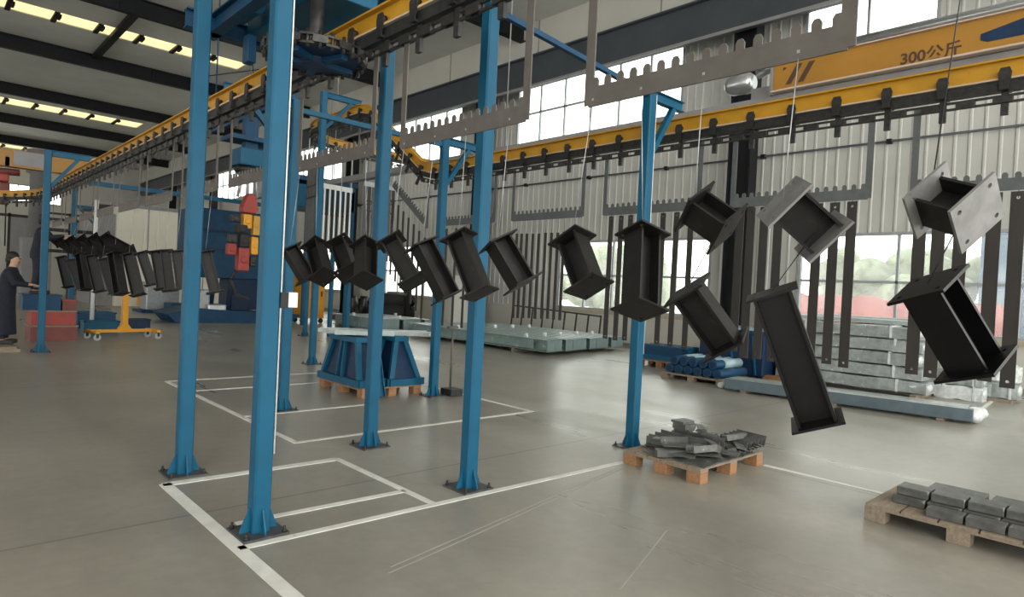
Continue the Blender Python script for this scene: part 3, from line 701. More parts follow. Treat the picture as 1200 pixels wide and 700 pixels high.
for k in range(6): rows.append((1, .34, .10, .11, (5.95+.035*k, 3.10-.02*k, zt+.02+.012*k), R(80+rs.uniform(-9, 9)), R(18), 'right'))
for k in range(6): rows.append((0, .26, .07, .014, (6.02+.02*k, 3.36+.03*k, zt+.05+.016*k), R(rs.uniform(-40, 40)), 0, 'right'))
rows += [(0, .22, .18, .10, (5.86, 3.55, zt+.0), 0, 0, 'stack')]
LBL = {'leaning row': 'grey angle offcut in the leaning row at the back of the scrap pallet', 'flat': 'flat grey plate offcut lying on the scrap pallet boards', 'loose': 'loose grey offcut on top of the scrap pallet pile', 'stack': 'grey plate in the small stack on top of the scrap pile', 'right': 'grey offcut leaning at the right end of the scrap pile'}
for kd, L, W, H_, p, rz, rx, lb in rows:
    offcut(kd, L, W, H_, T(p) @ Matrix.Rotation(rz, 4, 'Z') @ Matrix.Rotation(rx, 4, 'X'), LBL[lb], 'offcuts on the scrap pallet: '+lb)
# second pallet at the right edge with steel blocks
t, zt2 = pallet(5.36, 6.20, .46, 1.66, 'weathered pallet carrying grey steel blocks at the lower right corner', m=WOODG, nb=5, h=.125)
def block(cx, cy, z, L, W, H_, rz, label):
    q = MB().ext([(-L/2, -W/2), (L/2, -W/2), (L/2, W/2), (-L/2, W/2)], 0, H_)
    o = q.build('steel_block', OFFM, None, bevel=.006); o.matrix_world = T((cx, cy, z)) @ Matrix.Rotation(rz, 4, 'Z'); tag(o, label, 'steel block', 'steel blocks on the weathered pallet')
nm = ['first', 'second', 'third', 'fourth', 'fifth']
for k in range(5):
    block(5.66, 1.42-.225*k, zt2, .19, .215, .065, R(rs.uniform(-3, 3)), '%s grey steel block from the left in the back row of the right-hand pallet' % nm[k])
    if k < 4: block(5.69+.01*k, 1.41-.225*k, zt2+.066, .2, .21, .06, R(rs.uniform(-3, 3)), '%s grey steel block from the left, upper layer of the back row' % nm[k])
for k in range(4): block(5.47, 1.16-.24*k, zt2, .13, .225, .062, R(rs.uniform(-3, 3)), '%s grey steel block from the left in the front row of the right-hand pallet' % nm[k])
for k in range(2): block(5.98, 1.2-.4*k, zt2, .26, .36, .10, 0, '%s large grey steel block behind the rows on the right-hand pallet' % nm[k])

# blue frames on their pallet
t, zf = pallet(4.62, 5.62, 7.85, 9.12, 'pallet under the blue steel frames', nb=6, h=.13)
def pedestal(x0, x1, y0, y1, H_, label, ins):
    t = thing('steel_pedestal', label, 'steel frame', ((x0+x1)/2, (y0+y1)/2, zf), 0, 'blue frames on the pallet')
    a, b = (x1-x0)/2, (y1-y0)/2; a2, b2 = a-ins[0], b-ins[1]
    q = MB()
    for sx in (-1, 1):
        for sy in (-1, 1): MB().bar((sx*(a-.03), sy*(b-.03), 0), (sx*(a2-.03), sy*(b2-.03), H_), .055, .075, (sx, 0, 0)).build('corner_post', BLUE, t)
    q = MB()
    for s in (-1, 1): q.bb(-a, a, s*b-.03, s*b+.03, 0, .10); q.bb(s*a-.03, s*a+.03, -b, b, 0, .10)
    q.build('base_rail', BLUE, t)
    MB().bb(-a2-.03, a2+.03, -b2-.03, b2+.03, H_-.07, H_).build('top_plate', BLUE, t)
    q = MB()
    for s in (-1, 1):
        for k in (-.12, .12): MB().bar((s*(a-.015), k*b*1.1, .06), (s*(a2-.0), k*b2, H_-.04), .03, .045, (1, 0, 0)).build('rib', BLUE, t)
    # sloping inner plates
    q = MB(); i_ = .05
    vs = [(sx*(a-i_), sy*(b-i_), .05) for sx, sy in ((-1, -1), (1, -1), (1, 1), (-1, 1))]+[(sx*(a2-i_), sy*(b2-i_), H_-.05) for sx, sy in ((-1, -1), (1, -1), (1, 1), (-1, 1))]
    q.add(vs, [(0, 1, 5, 4), (1, 2, 6, 5), (2, 3, 7, 6), (3, 0, 4, 7), (3, 2, 1, 0), (4, 5, 6, 7)]).build('inner_plate', NAVY, t)
pedestal(4.62, 5.03, 7.95, 9.14, .68, 'blue trapezoid steel frame with ribbed side, left half of the blue frames', (.08, .24))
pedestal(5.08, 5.66, 7.88, 8.98, .70, 'blue trapezoid steel frame with sloping right post, right half of the blue frames', (.20, .20))
t = thing('loose_channel', 'blue steel channel leaning against the front of the blue frames', 'steel channel', (4.80, 7.76, .02))
MB().prof([(-.07, 0), (.07, 0), (.07, .06), (.058, .06), (.058, .012), (-.058, .012), (-.058, .06), (-.07, .06)], (.05, .0, 0), (-.02, .12, .72), (0, -1, 0)).build('channel', BLUE, t)
# grey bars lying on top of the frames
ztop = zf+.70
for k, (p, q, w_, lb) in enumerate((((371, 386), (528, 404), .07, 'long grey-green bar lying farthest across the blue frames'), ((392, 390), (522, 406), .10, 'white-filmed grey bar lying across the middle of the blue frames'), ((400, 393), (470, 402), .09, 'short grey-green bar lying nearest on the blue frames'))):
    a = at_z(*p, ztop+.04); b = at_z(*q, ztop+.04)
    a = Vector((4.50+.02*k, 9.0-.22*k, ztop+.005)); b = Vector(((5.95, 5.85, 5.3)[k], (8.25, 8.0, 8.2)[k]-.02*k, ztop+.005)); w_ = (.06, .07, .06)[k]
    t = thing('grey_bar', lb, 'steel bar', (a+b)/2, 0, 'grey bars on the blue frames'); c = (a+b)/2
    MB().prof([(-w_, 0), (w_, 0), (w_, .06), (-w_, .06)], a-c, b-c).build('bar', GREENT if k != 1 else WRAP, t)
    MB().prof([(-w_*.9, .061), (w_*.7, .061), (w_*.6, .068), (-w_*.8, .066)], a-c+(b-a)*.02, b-c-(b-a)*.6).build('film', FILM, t)
# pole stand
p = at_z(525, 463); t = thing('pole_stand', 'thin grey pole standing in a dark square block', 'stand', (p.x+.04, p.y-.03, 0))
MB().bb(-.11, .11, -.13, .13, 0, .10).build('base_block', IRON, t, bevel=.008); MB().tube((-.03, .0, .1), (-.03, 0, 1.02), .016, 8).build('pole', COMBST, t); MB().bb(-.12, .06, -.02, .02, 1.0, 1.03).build('top_bar', COMBST, t)

# grey-green girders lying on timber along the wall
n_ = 0
def girder(x, y0, y1, w_, h, label, grp, lug=True):
    t = thing('steel_girder', label, 'girder', (x, y0, .10), 0, grp)
    L = y1-y0
    MB().prof(ISEC(h, w_, .012, .02), (0, 0, h/2), (0, L, h/2)).bb(-w_/2+.01, w_/2-.01, 0, .02, .01, h-.01).build('section', GREENG, t)
    MB().ext([(-w_/2, 0), (w_/2, 0), (w_/2*.8, .006), (-w_/2, .01)], .2, L-.2, T((0, 0, h+.001)) @ Matrix(((1, 0, 0, 0), (0, 0, 1, 0), (0, 1, 0, 0), (0, 0, 0, 1)))).build('film', GREENT, t)
    MB().bb(-.01, .01, .5, L*.4, .04, h-.04, T((-w_/2+.02, 0, 0))).build('side_plate', GREENG, t)
    if lug:
        for f_ in (.15, .62): MB().bb(-.03, .03, L*f_-.05, L*f_+.05, h, h+.07).tube((-.05, L*f_, h+.07), (.05, L*f_, h+.07), .035, 8).build('wrapped_lug', FILM, t)
for i in range(10): girder(11.72+.385*i, 10.95+.055*i+(0, .05, -.03)[i % 3], 17.0+.2*(i % 2), .285, .30, '%s grey-green girder from the left in the front stack on the floor' % ORD[i], 'grey-green girders in the front stack', i % 2 == 0)
for i in range(5): girder(11.1+.42*i, 17.6+.12*(i % 2), 20.9, .36, .36, '%s grey-green girder from the left in the stack behind the pole stand' % ORD[i], 'grey-green girders in the rear stack', i % 2 == 0)
for k, (x0, x1, y) in enumerate(((11.6, 15.3, 12.2), (11.5, 15.3, 16.3), (10.9, 13.0, 18.2), (10.9, 13.0, 20.5))):
    tag(MB().bb(x0, x1, y-.06, y+.06, 0, .10).build('timber_bearer', WOODG, bevel=.006), ['timber bearer under the front end of the girder stack', 'timber bearer under the far end of the girder stack', 'timber bearer under the rear girder stack, near end', 'timber bearer under the rear girder stack, far end'][k], 'timber')
# railing frames against the wall
t = thing('railing_frame', 'dark ladder-like railing frame leaning by the wall behind the girders', 'railing', (15.7, 12.6, 0))
q = MB(); q.bar((0, 0, .92), (.1, 4.0, 1.05), .05, .05); q.bar((-.1, 0, .12), (0, 4.0, .12), .05, .05); q.build('rail', IRON, t)
for k in range(9): y = 4.0*k/8; MB().bar((-.1, y, .02 if k in (0, 8) else .12), (.02, y+.03, .95+.013*k), .04, .04).build('upright', IRON, t)

# cabinet and dark machines at the wall
t = thing('cabinet', 'pale grey cabinet standing by the wall behind the thin blue column', 'cabinet', (14.1, 17.9, 0), R(0))
MB().bb(-.6, .6, -.6, .6, .12, 2.0).build('body', CREAM, t, bevel=.02); MB().bb(-.5, .5, -.5, .5, 0, .12).build('plinth', RUBBER, t)
for s in (-1, 1): dr = MB().bb(s*.29-.27, s*.29+.27, -.612, -.6, .7, 1.9).build('door', CREAM, t); MB().bb(s*.05-.01, s*.05+.01, -.63, -.612, 1.2, 1.4).build('handle', IRON, dr)
t = thing('machine', 'dark drum-shaped machine under the far window', 'machine', (14.4, 22.2, 0))
MB().lathe([(.75, .1), (.8, .15), (.8, .7), (.74, .72), (.74, .78), (.8, .8), (.8, 1.15), (.7, 1.2), (.3, 1.24)], n=24).build('drum', RUBBER, t); MB().bb(-.1, .1, -.95, -.78, .1, 1.35).build('post', IRON, t); MB().bb(-.7, .7, -.7, .7, 0, .1).build('base', IRON, t); MB().bb(-.3, .5, -.2, .2, 1.24, 1.3).build('lid', RAILG, t)
t = thing('machine', 'heap of dark machine parts left of the drum under the far window', 'machine', (13.9, 24.4, 0))
MB().bb(-.9, .9, -.7, .7, 0, .2).build('base', MAROON, t)
for k in range(9): MB().tube((-.7+.17*k, -.5+.12*(k % 3), .2), (-.6+.17*k, -.3+.1*(k % 4), .8+.3*((k*7) % 3)/3), .12+.03*(k % 3), 10).build('cylinder', IRON, t)

# right: wrapped bundles
def bundle(cx, cy, z, lx, ly, h, label, mt=WRAP, seed=0):
    r_ = random.Random(seed); q = MB(); n = 8; vs = []
    t = thing('wrapped_bundle', label, 'bundle', (cx, cy, z), 0, 'plastic wrapped steel bundles at the right')
    prof = []
    for i in range(n+1):
        y = -ly/2+ly*i/n; e = .93 if i in (0, n) else 1+r_.uniform(-.03, .02)
        for (u, v) in ((-.5, .06), (-.44, 0), (.44, 0), (.5, .06), (.5, .9), (.42, 1), (-.42, 1), (-.5, .9)):
            vs.append((u*lx*e+r_.uniform(-.02, .02), y, max(0.0, min(h, v*h*e+(r_.uniform(-.022, .012) if v > .02 else 0)))))
    k = 8; fs = [(i*k+j, i*k+(j+1) % k, (i+1)*k+(j+1) % k, (i+1)*k+j) for i in range(n) for j in range(k)]+[tuple(range(k-1, -1, -1)), tuple(range(n*k, n*k+k))]
    q.add(vs, fs, False).build('wrapped_body', mt, t)
    for yy in (-ly*.33, ly*.30): MB().bb(-lx/2-.012, lx/2+.012, yy-.02, yy+.02, h*.02, h*1.03).build('strap', FILM, t)
    q = MB(); q.ball((0, -ly/2+.01, h*.5), h*.33, 8, (lx/h*1.1, .45, 1)); q.build('bunched_end', FILM, t)
for lay in range(5):
    for c_ in range(2):
        if lay == 4 and c_ == 1: pass
        bundle(13.62+.62*c_+.03*(lay % 2), 4.62+.05*(lay % 3)+.12*c_, .08+.245*lay, .56, 2.75-.07*lay, .235, '%s wrapped bundle from the floor in the %s stack at the right' % (ORD[lay], ['front', 'back'][c_]), seed=lay*7+c_)
bundle(14.35, 2.93, .0, .42, .75, .27, 'lower wrapped bundle standing just right of the front stack', FILM, 31)
bundle(14.35, 2.93, .272, .42, .72, .27, 'middle wrapped bundle standing just right of the front stack', WRAP, 32)
bundle(14.35, 2.93, .545, .40, .6, .32, 'topmost wrapped bundle standing just right of the front stack', FILM, 33)
bundle(14.95, 2.45, .06, .5, .62, .30, 'lower wrapped bundle of the rightmost short stack', WRAP, 34)
bundle(14.95, 2.45, .365, .5, .60, .30, 'upper wrapped bundle of the rightmost short stack', FILM, 35)
for k, (x, y) in enumerate(((13.9, 3.4), (13.9, 5.6))): tag(MB().bb(x-.7, x+1.0, y-.05, y+.05, 0, .08).build('timber_bearer', WOODG, bevel=.005), ['timber bearer under the near end of the wrapped stacks', 'timber bearer under the far end of the wrapped stacks'][k], 'timber')
tag(MB().bb(14.6, 15.3, 2.2, 2.7, 0, .06).build('timber_bearer', WOODG), 'timber board under the rightmost short wrapped stack', 'timber')
# long girders on top of the stacks
t = thing('grey_bar', 'long grey bar lying on top of the wrapped stacks', 'steel bar', (14.0, 4.7, 1.315)); MB().bb(-.2, .2, -1.9, 1.7, 0, .07).build('bar', GREENT, t); MB().bb(-.14, .1, -1.5, 1.2, .07, .085).build('film', FILM, t)
t = thing('grey_bar', 'second grey bar on top of the wrapped stacks, toward the wall', 'steel bar', (14.5, 4.3, 1.315)); MB().bb(-.18, .18, -1.4, 1.4, 0, .10).build('bar', GREENT, t); MB().bb(-.10, .1, -1.2, 1.1, .10, .115).build('film', FILM, t)
# slate blue wrapped beam in front
A, B_ = Vector((10.95, 5.75, 0)), Vector((11.45, 2.15, 0)); c = (A+B_)/2
t = thing('wrapped_beam', 'long slate-blue film-wrapped beam lying in front of the wrapped stacks', 'steel beam', c)
MB().prof([(-.26, .04), (.26, .04), (.26, .22), (-.26, .22)], A-c, B_-c).build('beam_body', SLATE, t, bevel=.012)
MB().prof([(-.25, .221), (.25, .221), (.2, .237), (-.18, .234)], A-c+(B_-A)*.02, B_-c-(B_-A)*.02).build('film', WRAP, t)
q = MB(); e = B_-c; q.ball((e.x, e.y, .12), .14, 10, (1.6, .9, .85)); q.ball((e.x+.12, e.y-.05, .14), .10, 8, (1.3, 1, .9)); q.build('bunched_film', FILM, t)
for f_ in (.1, .5, .9): pp = A-c+(B_-A)*f_; MB().bb(pp.x-.24, pp.x+.24, pp.y-.05, pp.y+.05, 0, .045).build('bearer', WOODG, t)
p = at_z(1095, 474); tag(MB().bb(p.x-.1, p.x+.35, p.y-.22, p.y+.22, 0, .03).build('plywood_scrap', WOOD), 'small piece of plywood on the floor beside the wrapped stacks', 'wood')

# right: blue goods on pallets
t, zz = pallet(12.55, 13.6, 7.75, 8.95, 'pallet of dark blue channels near the wall', nb=5, h=.16)
k = 0
for lay in range(3):
    for i in range(4 if lay < 2 else 3):
        t = thing('blue_channel', '', 'steel channel', (12.68+.25*i, 8.35, zz+.115*lay+.001), 0, 'blue channels on the far pallet')
        t['label'] = '%s blue channel from the left in the %s layer on the far pallet' % (ORD[i], ['bottom', 'middle', 'top'][lay])
        MB().prof([(-.11, 0), (.11, 0), (.11, .11), (.095, .11), (.095, .015), (-.095, .015), (-.095, .11), (-.11, .11)], (0, -.58, 0), (0, .58, 0)).build('channel', BLUED if (i+lay) % 3 else BLUE, t)
t, zz = pallet(11.15, 12.2, 6.0, 7.35, 'low dark pallet of blue tubes with white film', m=WOODG, nb=5, h=.11)
for lay in range(2):
    for i in range(6-lay):
        y_ = 6.12+.21*i+.1*lay
        t = thing('blue_tube', '%s blue tube from the right in the %s layer on the low pallet' % (ORD[i], ['lower', 'upper'][lay]), 'steel tube', (11.68, y_, zz+.09+.165*lay), 0, 'blue tubes on the low pallet')
        q = MB(); n = 14
        for s0, s1 in ((-.52, .52),): q.tube((s0, 0, 0), (s1, 0, 0), .088, n)
        tb = q.build('tube', BLUED, t)
        if lay: MB().tube((-.18+.06*(i % 3), 0, .004), (.50, 0, .004), .092, 14).build('film_sleeve', CYAN, tb)
        MB().tube((-.53, 0, 0), (-.515, 0, 0), .06, 12).build('end_cap', NAVY, t)
t = thing('white_tube', 'white wrapped tube lying in front of the blue tubes', 'steel tube', (11.4, 5.9, .06)); MB().tube((-.5, -.0, 0), (.75, .02, 0), .055, 12).build('tube', FILM, t); MB().bb(-.3, .5, -.05, .05, -.06, -.045).build('foot', WOODG, t)
t = thing('steel_bin', 'tall dark blue steel bin with pale film on top, behind the tubes', 'bin', (13.55, 6.85, 0))
MB().ext([(-.55, -.75), (.55, -.75), (.55, .75), (-.55, .75)], .05, .98).build('body', NAVY, t, bevel=.03); MB().bb(-.58, .58, -.78, .78, .93, 1.0).build('rim', BLUED, t); MB().bb(-.5, .5, -.7, .7, 1.0, 1.05).build('film_cover', CYAN, t)
for s in (-1, 1):
    for s2 in (-1, 1): MB().box((s*.45, s2*.65, .025), (.12, .12, .05)).build('foot', NAVY, t)
for k in range(3): MB().bar((-.57, -.6+.5*k, .08), (-.56, -.5+.5*k, .9), .03, .05).build('rib', BLUE, t)
for k, (px, py) in enumerate(((908, 446), (915, 452))):
    p = at_z(px, py); tag(MB().bb(-.12, .12, -.33, .33, 0, .09).build('timber_offcut', WOOD, None, (p.x+.3*k, p.y, 0), .005), ['pine block lying left of the long slanting beam, farther one', 'pine block lying left of the long slanting beam, nearer one'][k], 'timber')

# ================================================================== LEFT BACKGROUND
# boxes and steps
def bx(name, label, cat, x0, x1, y0, y1, z0, z1, m, lip=.015):
    t = thing(name, label, cat, ((x0+x1)/2, (y0+y1)/2, z0)); a, b, h = (x1-x0)/2, (y1-y0)/2, z1-z0
    MB().bb(-a, a, -b, b, 0, h-.04).build('body', m, t, bevel=.008); MB().bb(-a-lip, a+lip, -b-lip, b+lip, h-.04, h).build('rim', m, t)
    return t
def stepbox(name, lab, x0, x1, y0, y1, z0, z1, m, rim):
    t = thing(name, lab, 'box', ((x0+x1)/2, (y0+y1)/2, z0)); a, b, h = (x1-x0)/2, (y1-y0)/2, z1-z0
    MB().bb(-a, a, -b, b, 0, h-.03).build('body', m, t); MB().bb(-a-.02, a+.02, -b-.02, b+.02, h-.03, h).build('lid_board', rim, t)
p = at_z(63, 400)
cx, cy = p.x, p.y+.35
stepbox('step_box', 'dark red lowest step box at the worker platform', cx-.42, cx+.42, cy-.35, cy+.5, 0, .34, MAROON, WOODG)
stepbox('step_box', 'bright red step box stacked on the dark red one', cx-.40, cx+.40, cy-.25, cy+.5, .34, .66, RED, WOODG)
stepbox('step_box', 'small red box at the right of the blue box on the platform', cx+.16, cx+.40, cy-.18, cy+.2, .66, .90, MAROON, RED)
stepbox('step_box', 'blue box the standing worker stands on', cx-.55, cx+.12, cy-.20, cy+.45, .66, 1.00, BLUED, BLUED)
# left pallet edge
tag(MB().bb(.6, 1.55, 14.9, 15.6, 0, .06).bb(.62, 1.5, 14.92, 15.55, .06, .10).build('floor_board', WOODG), 'low dark board on the floor at the left edge', 'board')
# yellow cart
p = at_z(112, 399); q_ = at_z(178, 397)
t = thing('floor_cart', 'yellow wheeled cart with upright post under the far bundle', 'cart', ((p.x+q_.x)/2, p.y+.25, 0), math.atan2(q_.y-p.y, q_.x-p.x))
MB().bb(-.70, .70, -.04, .04, .16, .23).bb(-.70, -.62, -.32, .32, .16, .22).bb(.62, .70, -.32, .32, .16, .22).build('frame', ORANGE, t)
MB().bb(-.045, .075, -.045, .045, .23, 1.08).ext([(-.14, .23), (.17, .23), (.075, .36), (-.045, .36)], -.04, .04, Matrix(((1, 0, 0, 0), (0, 0, 1, 0), (0, 1, 0, 0), (0, 0, 0, 1)))).build('post', ORANGE, t)
for sx in (-1, 1):
    for sy in (-1, 1): cs = MB().bb(sx*.66-.025, sx*.66+.025, sy*.28-.035, sy*.28-.022, .06, .16).bb(sx*.66-.025, sx*.66+.025, sy*.28+.022, sy*.28+.035, .06, .16).bb(sx*.66-.025, sx*.66+.025, sy*.28-.035, sy*.28+.035, .145, .165).build('castor', IRON, t); MB().tube((sx*.66, sy*.28-.02, .075), (sx*.66, sy*.28+.02, .075), .075, 14).build('wheel', GALV, cs)
# blue trays
def tray(px, py, lx, ly, h, label, m=BLUED):
    p = at_z(px, py); t = thing('tray', label, 'tray', (p.x, p.y, 0)); a, b = lx/2, ly/2
    q = MB(); q.bb(-a, a, -b, b, 0, .02)
    for s in (-1, 1): q.bb(s*a-.015, s*a+.015, -b, b, 0, h); q.bb(-a, a, s*b-.015, s*b+.015, 0, h)
    q.build('shell', m, t); q = MB()
    for s in (-1, 1): q.bb(s*a-.03, s*a+.03, -b-.03, b+.03, h, h+.03); q.bb(-a-.03, a+.03, s*b-.03, s*b+.03, h, h+.03)
    q.build('rim', BLUE if m is BLUED else m, t)
tray(110, 384, .85, .7, .40, 'large blue tray on the floor behind the yellow cart')
tray(117, 389, .75, .45, .26, 'small teal blue tray just behind the cart frame', BLUE)
tray(160, 386, .55, .4, .26, 'violet blue tray right of the cart post', NAVY)
# yellow boxes
p = at_z(183, 361); t = thing('cabinet', 'orange yellow box in the far left background', 'cabinet', (p.x, p.y, 0)); MB().bb(-.7, .7, -.4, .4, .1, .95).build('body', ORANGE, t, bevel=.03); MB().bb(-.5, .5, -.3, .3, 0, .1).build('foot', RUBBER, t); MB().bb(-.5, .5, -.42, -.4, .2, .85).build('door', ORANGE, t)
p = at_z(350, 378); t = thing('cabinet', 'tall yellow cabinet on castors right of the blue machine', 'cabinet', (p.x+.3, p.y-.1, 0)); MB().bb(-.45, .45, -.4, .4, .18, 2.0).build('body', ORANGE, t, bevel=.02); dr = MB().bb(-.38, .38, -.42, -.4, .3, 1.8).build('door', ORANGE, t); MB().bb(.28, .32, -.45, -.42, 1.0, 1.2).build('handle', IRON, dr)
for s in (-1, 1):
    for s2 in (-1, 1): MB().tube((s*.36, s2*.3-.03, .09), (s*.36, s2*.3+.03, .09), .09, 10).build('castor', RUBBER, t)
# blue machine
t = thing('blast_machine', 'big dark blue machine with platform base in the left background', 'machine', (8.2, 23.2, 0))
MB().bb(-1.2, 1.9, .2, 2.0, 1.5, 3.9).build('hopper', BLUED, t, bevel=.03)
for z in (2.45, 3.1): MB().bb(-1.23, 1.93, .15, .2, z, z+.08).build('rail', NAVY, t)
MB().ext([(-1.9, 0), (1.9, 0), (2.2, .32), (-.2, .42), (-1.4, .5), (-2.2, .30)], -.9, .9, Matrix(((1, 0, 0, 0), (0, 0, 1, 0), (0, 1, 0, 0), (0, 0, 0, 1)))).build('base', BLUED, t)
for x in (-.5, .15, .8, 1.6): MB().bar((x, .4, .4), (x+.15, .6, 1.6), .16, .2).build('strut', NAVY, t)
MB().bb(.2, 1.7, .3, 1.6, .4, 1.5).build('cabinet', NAVY, t)
MB().bb(-1.3, -.75, -.4, .2, .42, 1.1).build('motor', GALV, t, bevel=.05); MB().bb(-.9, -.3, -.7, -.3, .4, .62).build('gearbox', SILVER, t, bevel=.04)
# pulley block stack
c = at_depth(288, 250, 12.5)
t = thing('hoist_stack', 'stack of red and yellow hoist blocks hanging left of the nearest column', 'hoist', (c.x, c.y, 0))
def Z(py): return at_depth(288, py, 12.5).z
MB().bb(-.24, .30, -.25, .25, Z(196), Z(176)).build('blue_housing', BLUE, t, bevel=.02); MB().bb(-.42, .40, -.3, .3, Z(168), Z(163)).bb(-.1, .14, -.1, .1, Z(177), Z(137.8)).build('cowl', BLUED, t)
MB().lathe([(.20, Z(205)), (.26, Z(200)), (.2, Z(195.5))], n=14).build('collar', IRON, t)
for x0, x1 in ((-.10, -.17), (.02, .02), (.16, .2)): MB().tube((x1, 0, Z(232)), (x0, 0, Z(203)), .028, 8).build('chain_fall', GALV, t)
MB().ext([(-.09, Z(250)), (.16, Z(250)), (.20, Z(245)), (.15, Z(230)), (.06, Z(226)), (0, Z(228)), (-.10, Z(244))], -.12, .12, Matrix(((1, 0, 0, 0), (0, 0, 1, 0), (0, 1, 0, 0), (0, 0, 0, 1)))).build('red_hook_block', RED, t, bevel=.02)
for x, z0, z1, w_, m in ((-.20, 262, 253, .16, IRON), (.02, 268, 251, .17, ORANGE), (.20, 275, 252, .13, YELLOW), (-.08, 274, 264, .2, RUBBER), (-.24, 286, 276, .15, IRON), (-.02, 290, 275, .18, RUBBER), (.18, 298, 277, .14, ORANGE), (-.25, 300, 287, .16, RED), (-.03, 318, 291, .21, RED), (.17, 312, 300, .12, IRON)):
    MB().bb(x-w_/2, x+w_/2, -w_/2, w_/2, Z(z0), Z(z1)).tube((x, -w_*.62, (Z(z0)+Z(z1))/2), (x, w_*.62, (Z(z0)+Z(z1))/2), w_*.36, 12).build('pulley_block', m, t, bevel=.02)
MB().path([(-.1, .05, Z(316)), (-.22, .05, Z(328)), (-.12, .05, Z(345)), (.15, .05, Z(352))], .035, 8).build('hose', RUBBER, t)
tag(MB().bb(-.05, .05, -2.0, 2.4, 0, .1).tube((0, -1.5, .05), (0, -1.5, ZC-Z(138)), .015, 6).tube((0, 2, .05), (0, 2, ZC-Z(138)), .015, 6).build('support_rail', BLUED, None, (c.x, c.y, Z(138))), 'blue overhead rail carrying the red and yellow hoist stack', 'rail')
# pale booth
t = thing('spray_booth', 'pale panelled booth with sloping roof edge in the far left background', 'booth', (8.3, 33, 0))
MB().bb(-1.6, 3.2, 0, 5, 0, 4.45).build('panel_wall', BOOTHM, t); MB().bb(-2.2, -1.6, .3, 5, 0, 4.1).build('grey_side_wall', RAILG, t); MB().bb(-2.3, 3.3, -.1, 5.1, 4.45, 4.6).build('roof', RAILG, t)
for x in (-.35, .9, 2.1): MB().bb(x-.02, x+.02, -.015, 0, 0, 4.45).build('seam', RAILG, t)
t = thing('floor_unit', 'grey blue machine block on the floor left of the orange box', 'machine', (7.4, 28.6, 0)); MB().bb(-.6, .6, -.5, .5, .1, 1.2).build('body', GALV, t, bevel=.04); MB().bb(-.8, .8, -.7, .7, 0, .1).build('base', BLUED, t)
# second far machine: dark blue low platform
t = thing('roller_platform', 'low dark blue platform on the floor left of the blue machine', 'platform', (9.0, 33.0-5.5, 0)); MB().bb(-1.6, 1.2, -.5, .5, .12, .42).build('deck', BLUED, t, bevel=.02)
for s in (-1.3, .9): MB().bb(s-.1, s+.1, -.4, .4, 0, .12).build('foot', NAVY, t)
# far orange crane with red hoist
c0 = at_y(0, 186, 24); c1 = at_y(108, 203, 24)
t = thing('bridge_crane', 'orange crane beam at the upper left edge', 'crane', ((c0.x+c1.x)/2, 24, c1.z)); L = c1.x-c0.x
MB().bb(-L/2-3, L/2, -.15, .15, -.15, .35).build('girder', CRANEY, t, bevel=.01); MB().bb(L/2, L/2+.06, -.2, .2, -.2, .45).build('end_plate', WHITE, t); MB().bb(-L/2+.3, -L/2+1.2, -.17, -.15, -.08, .33).build('name_plate', RAILG, t)
for x in (-L/2-2.5, -L/2-1.6): MB().tube((x, 0, .3), (x, 0, ZC-c1.z), .015, 6).build('drop_rod', IRON, t)
c = at_y(8, 200, 23.9)
t = thing('chain_hoist', 'red chain hoist under the orange crane at the left edge', 'hoist', (c.x, 23.9, c.z))
MB().bb(-.35, .05, -.16, .16, -.35, -.1).build('body', RED, t, bevel=.05); MB().tube((-.4, 0, -.05), (.3, 0, -.02), .10, 12).build('motor', MAROON, t); MB().bb(-.05, .05, -.05, .05, .1, .4).build('trolley', IRON, t); MB().bb(-.15, .08, -.1, .1, -1.0, -.35).build('chain_bag', MAROON, t, bevel=.04); MB().path([(.0, 0, -.3), (.02, 0, -2.2)], .02, 6).build('chain', IRON, t)
# ducts and frames beyond the workers
t = thing('duct', 'grey round duct hanging behind the leftmost bracketed column', 'duct', (4.6, 40, 0))
MB().lathe([(.34, 3.0), (.34, 6.2), (.5, 6.25), (.5, 7.4)], n=18).build('pipe', RAILG, t); MB().bb(-.6, .6, -.6, .6, 0, 3.0).build('fan_box', RAILG, t, bevel=.03)
t = thing('partition', 'grey framed partition panels far behind the workers', 'partition', (4.8, 44, 0))
for k in range(4): MB().bb(-2.4+1.5*k, -1.0+1.5*k, -.03, .03, .05, 4.2).build('panel', [WALLP, RAILG, WALLP, RAILG][k], t)
q = MB()
for k in range(5): q.bb(-2.48+1.5*k, -2.40+1.5*k+.04, -.05, .05, 0, 4.4)
q.bb(-2.5, 3.6, -.05, .05, 4.2, 4.35); q.build('frame', IRON, t)
t = thing('rack', 'dark open rack frame above the far bundle of beams', 'rack', (4.5, 30, 0))
q = MB()
for x in (-.8, 0, .8): q.bb(x-.04, x+.04, -.04, .04, 0, 3.7)
for z in (2.2, 3.0, 3.65): q.bb(-.8, .8, -.04, .04, z-.04, z+.04)
q.build('frame', IRON, t)
for z in (2.24, 3.04): MB().bb(-.8, .8, -.3, .3, z, z+.04).build('shelf', IRON, t)
p = at_z(98, 372); tag(MB().tube((0, 0, 0), (0, 0, 3.4), .05, 12).bb(-.1, .1, -.1, .1, 0, .03).build('white_pole', WHITE, None, (3.5, 19.6, 0)), 'white pole standing behind the worker platform', 'pole')
t = thing('tie_beam', 'pale blue long beam crossing high in the left background', 'beam', (6.6, 21.4, 4.02)); MB().bb(-3.4, 3.6, -.06, .06, -.06, .06).build('rail', BLUE, t); 
for x in (-3.3, 3.5): MB().bb(x-.06, x+.06, -.06, .06, -4.02, -.06).build('post', BLUE, t)
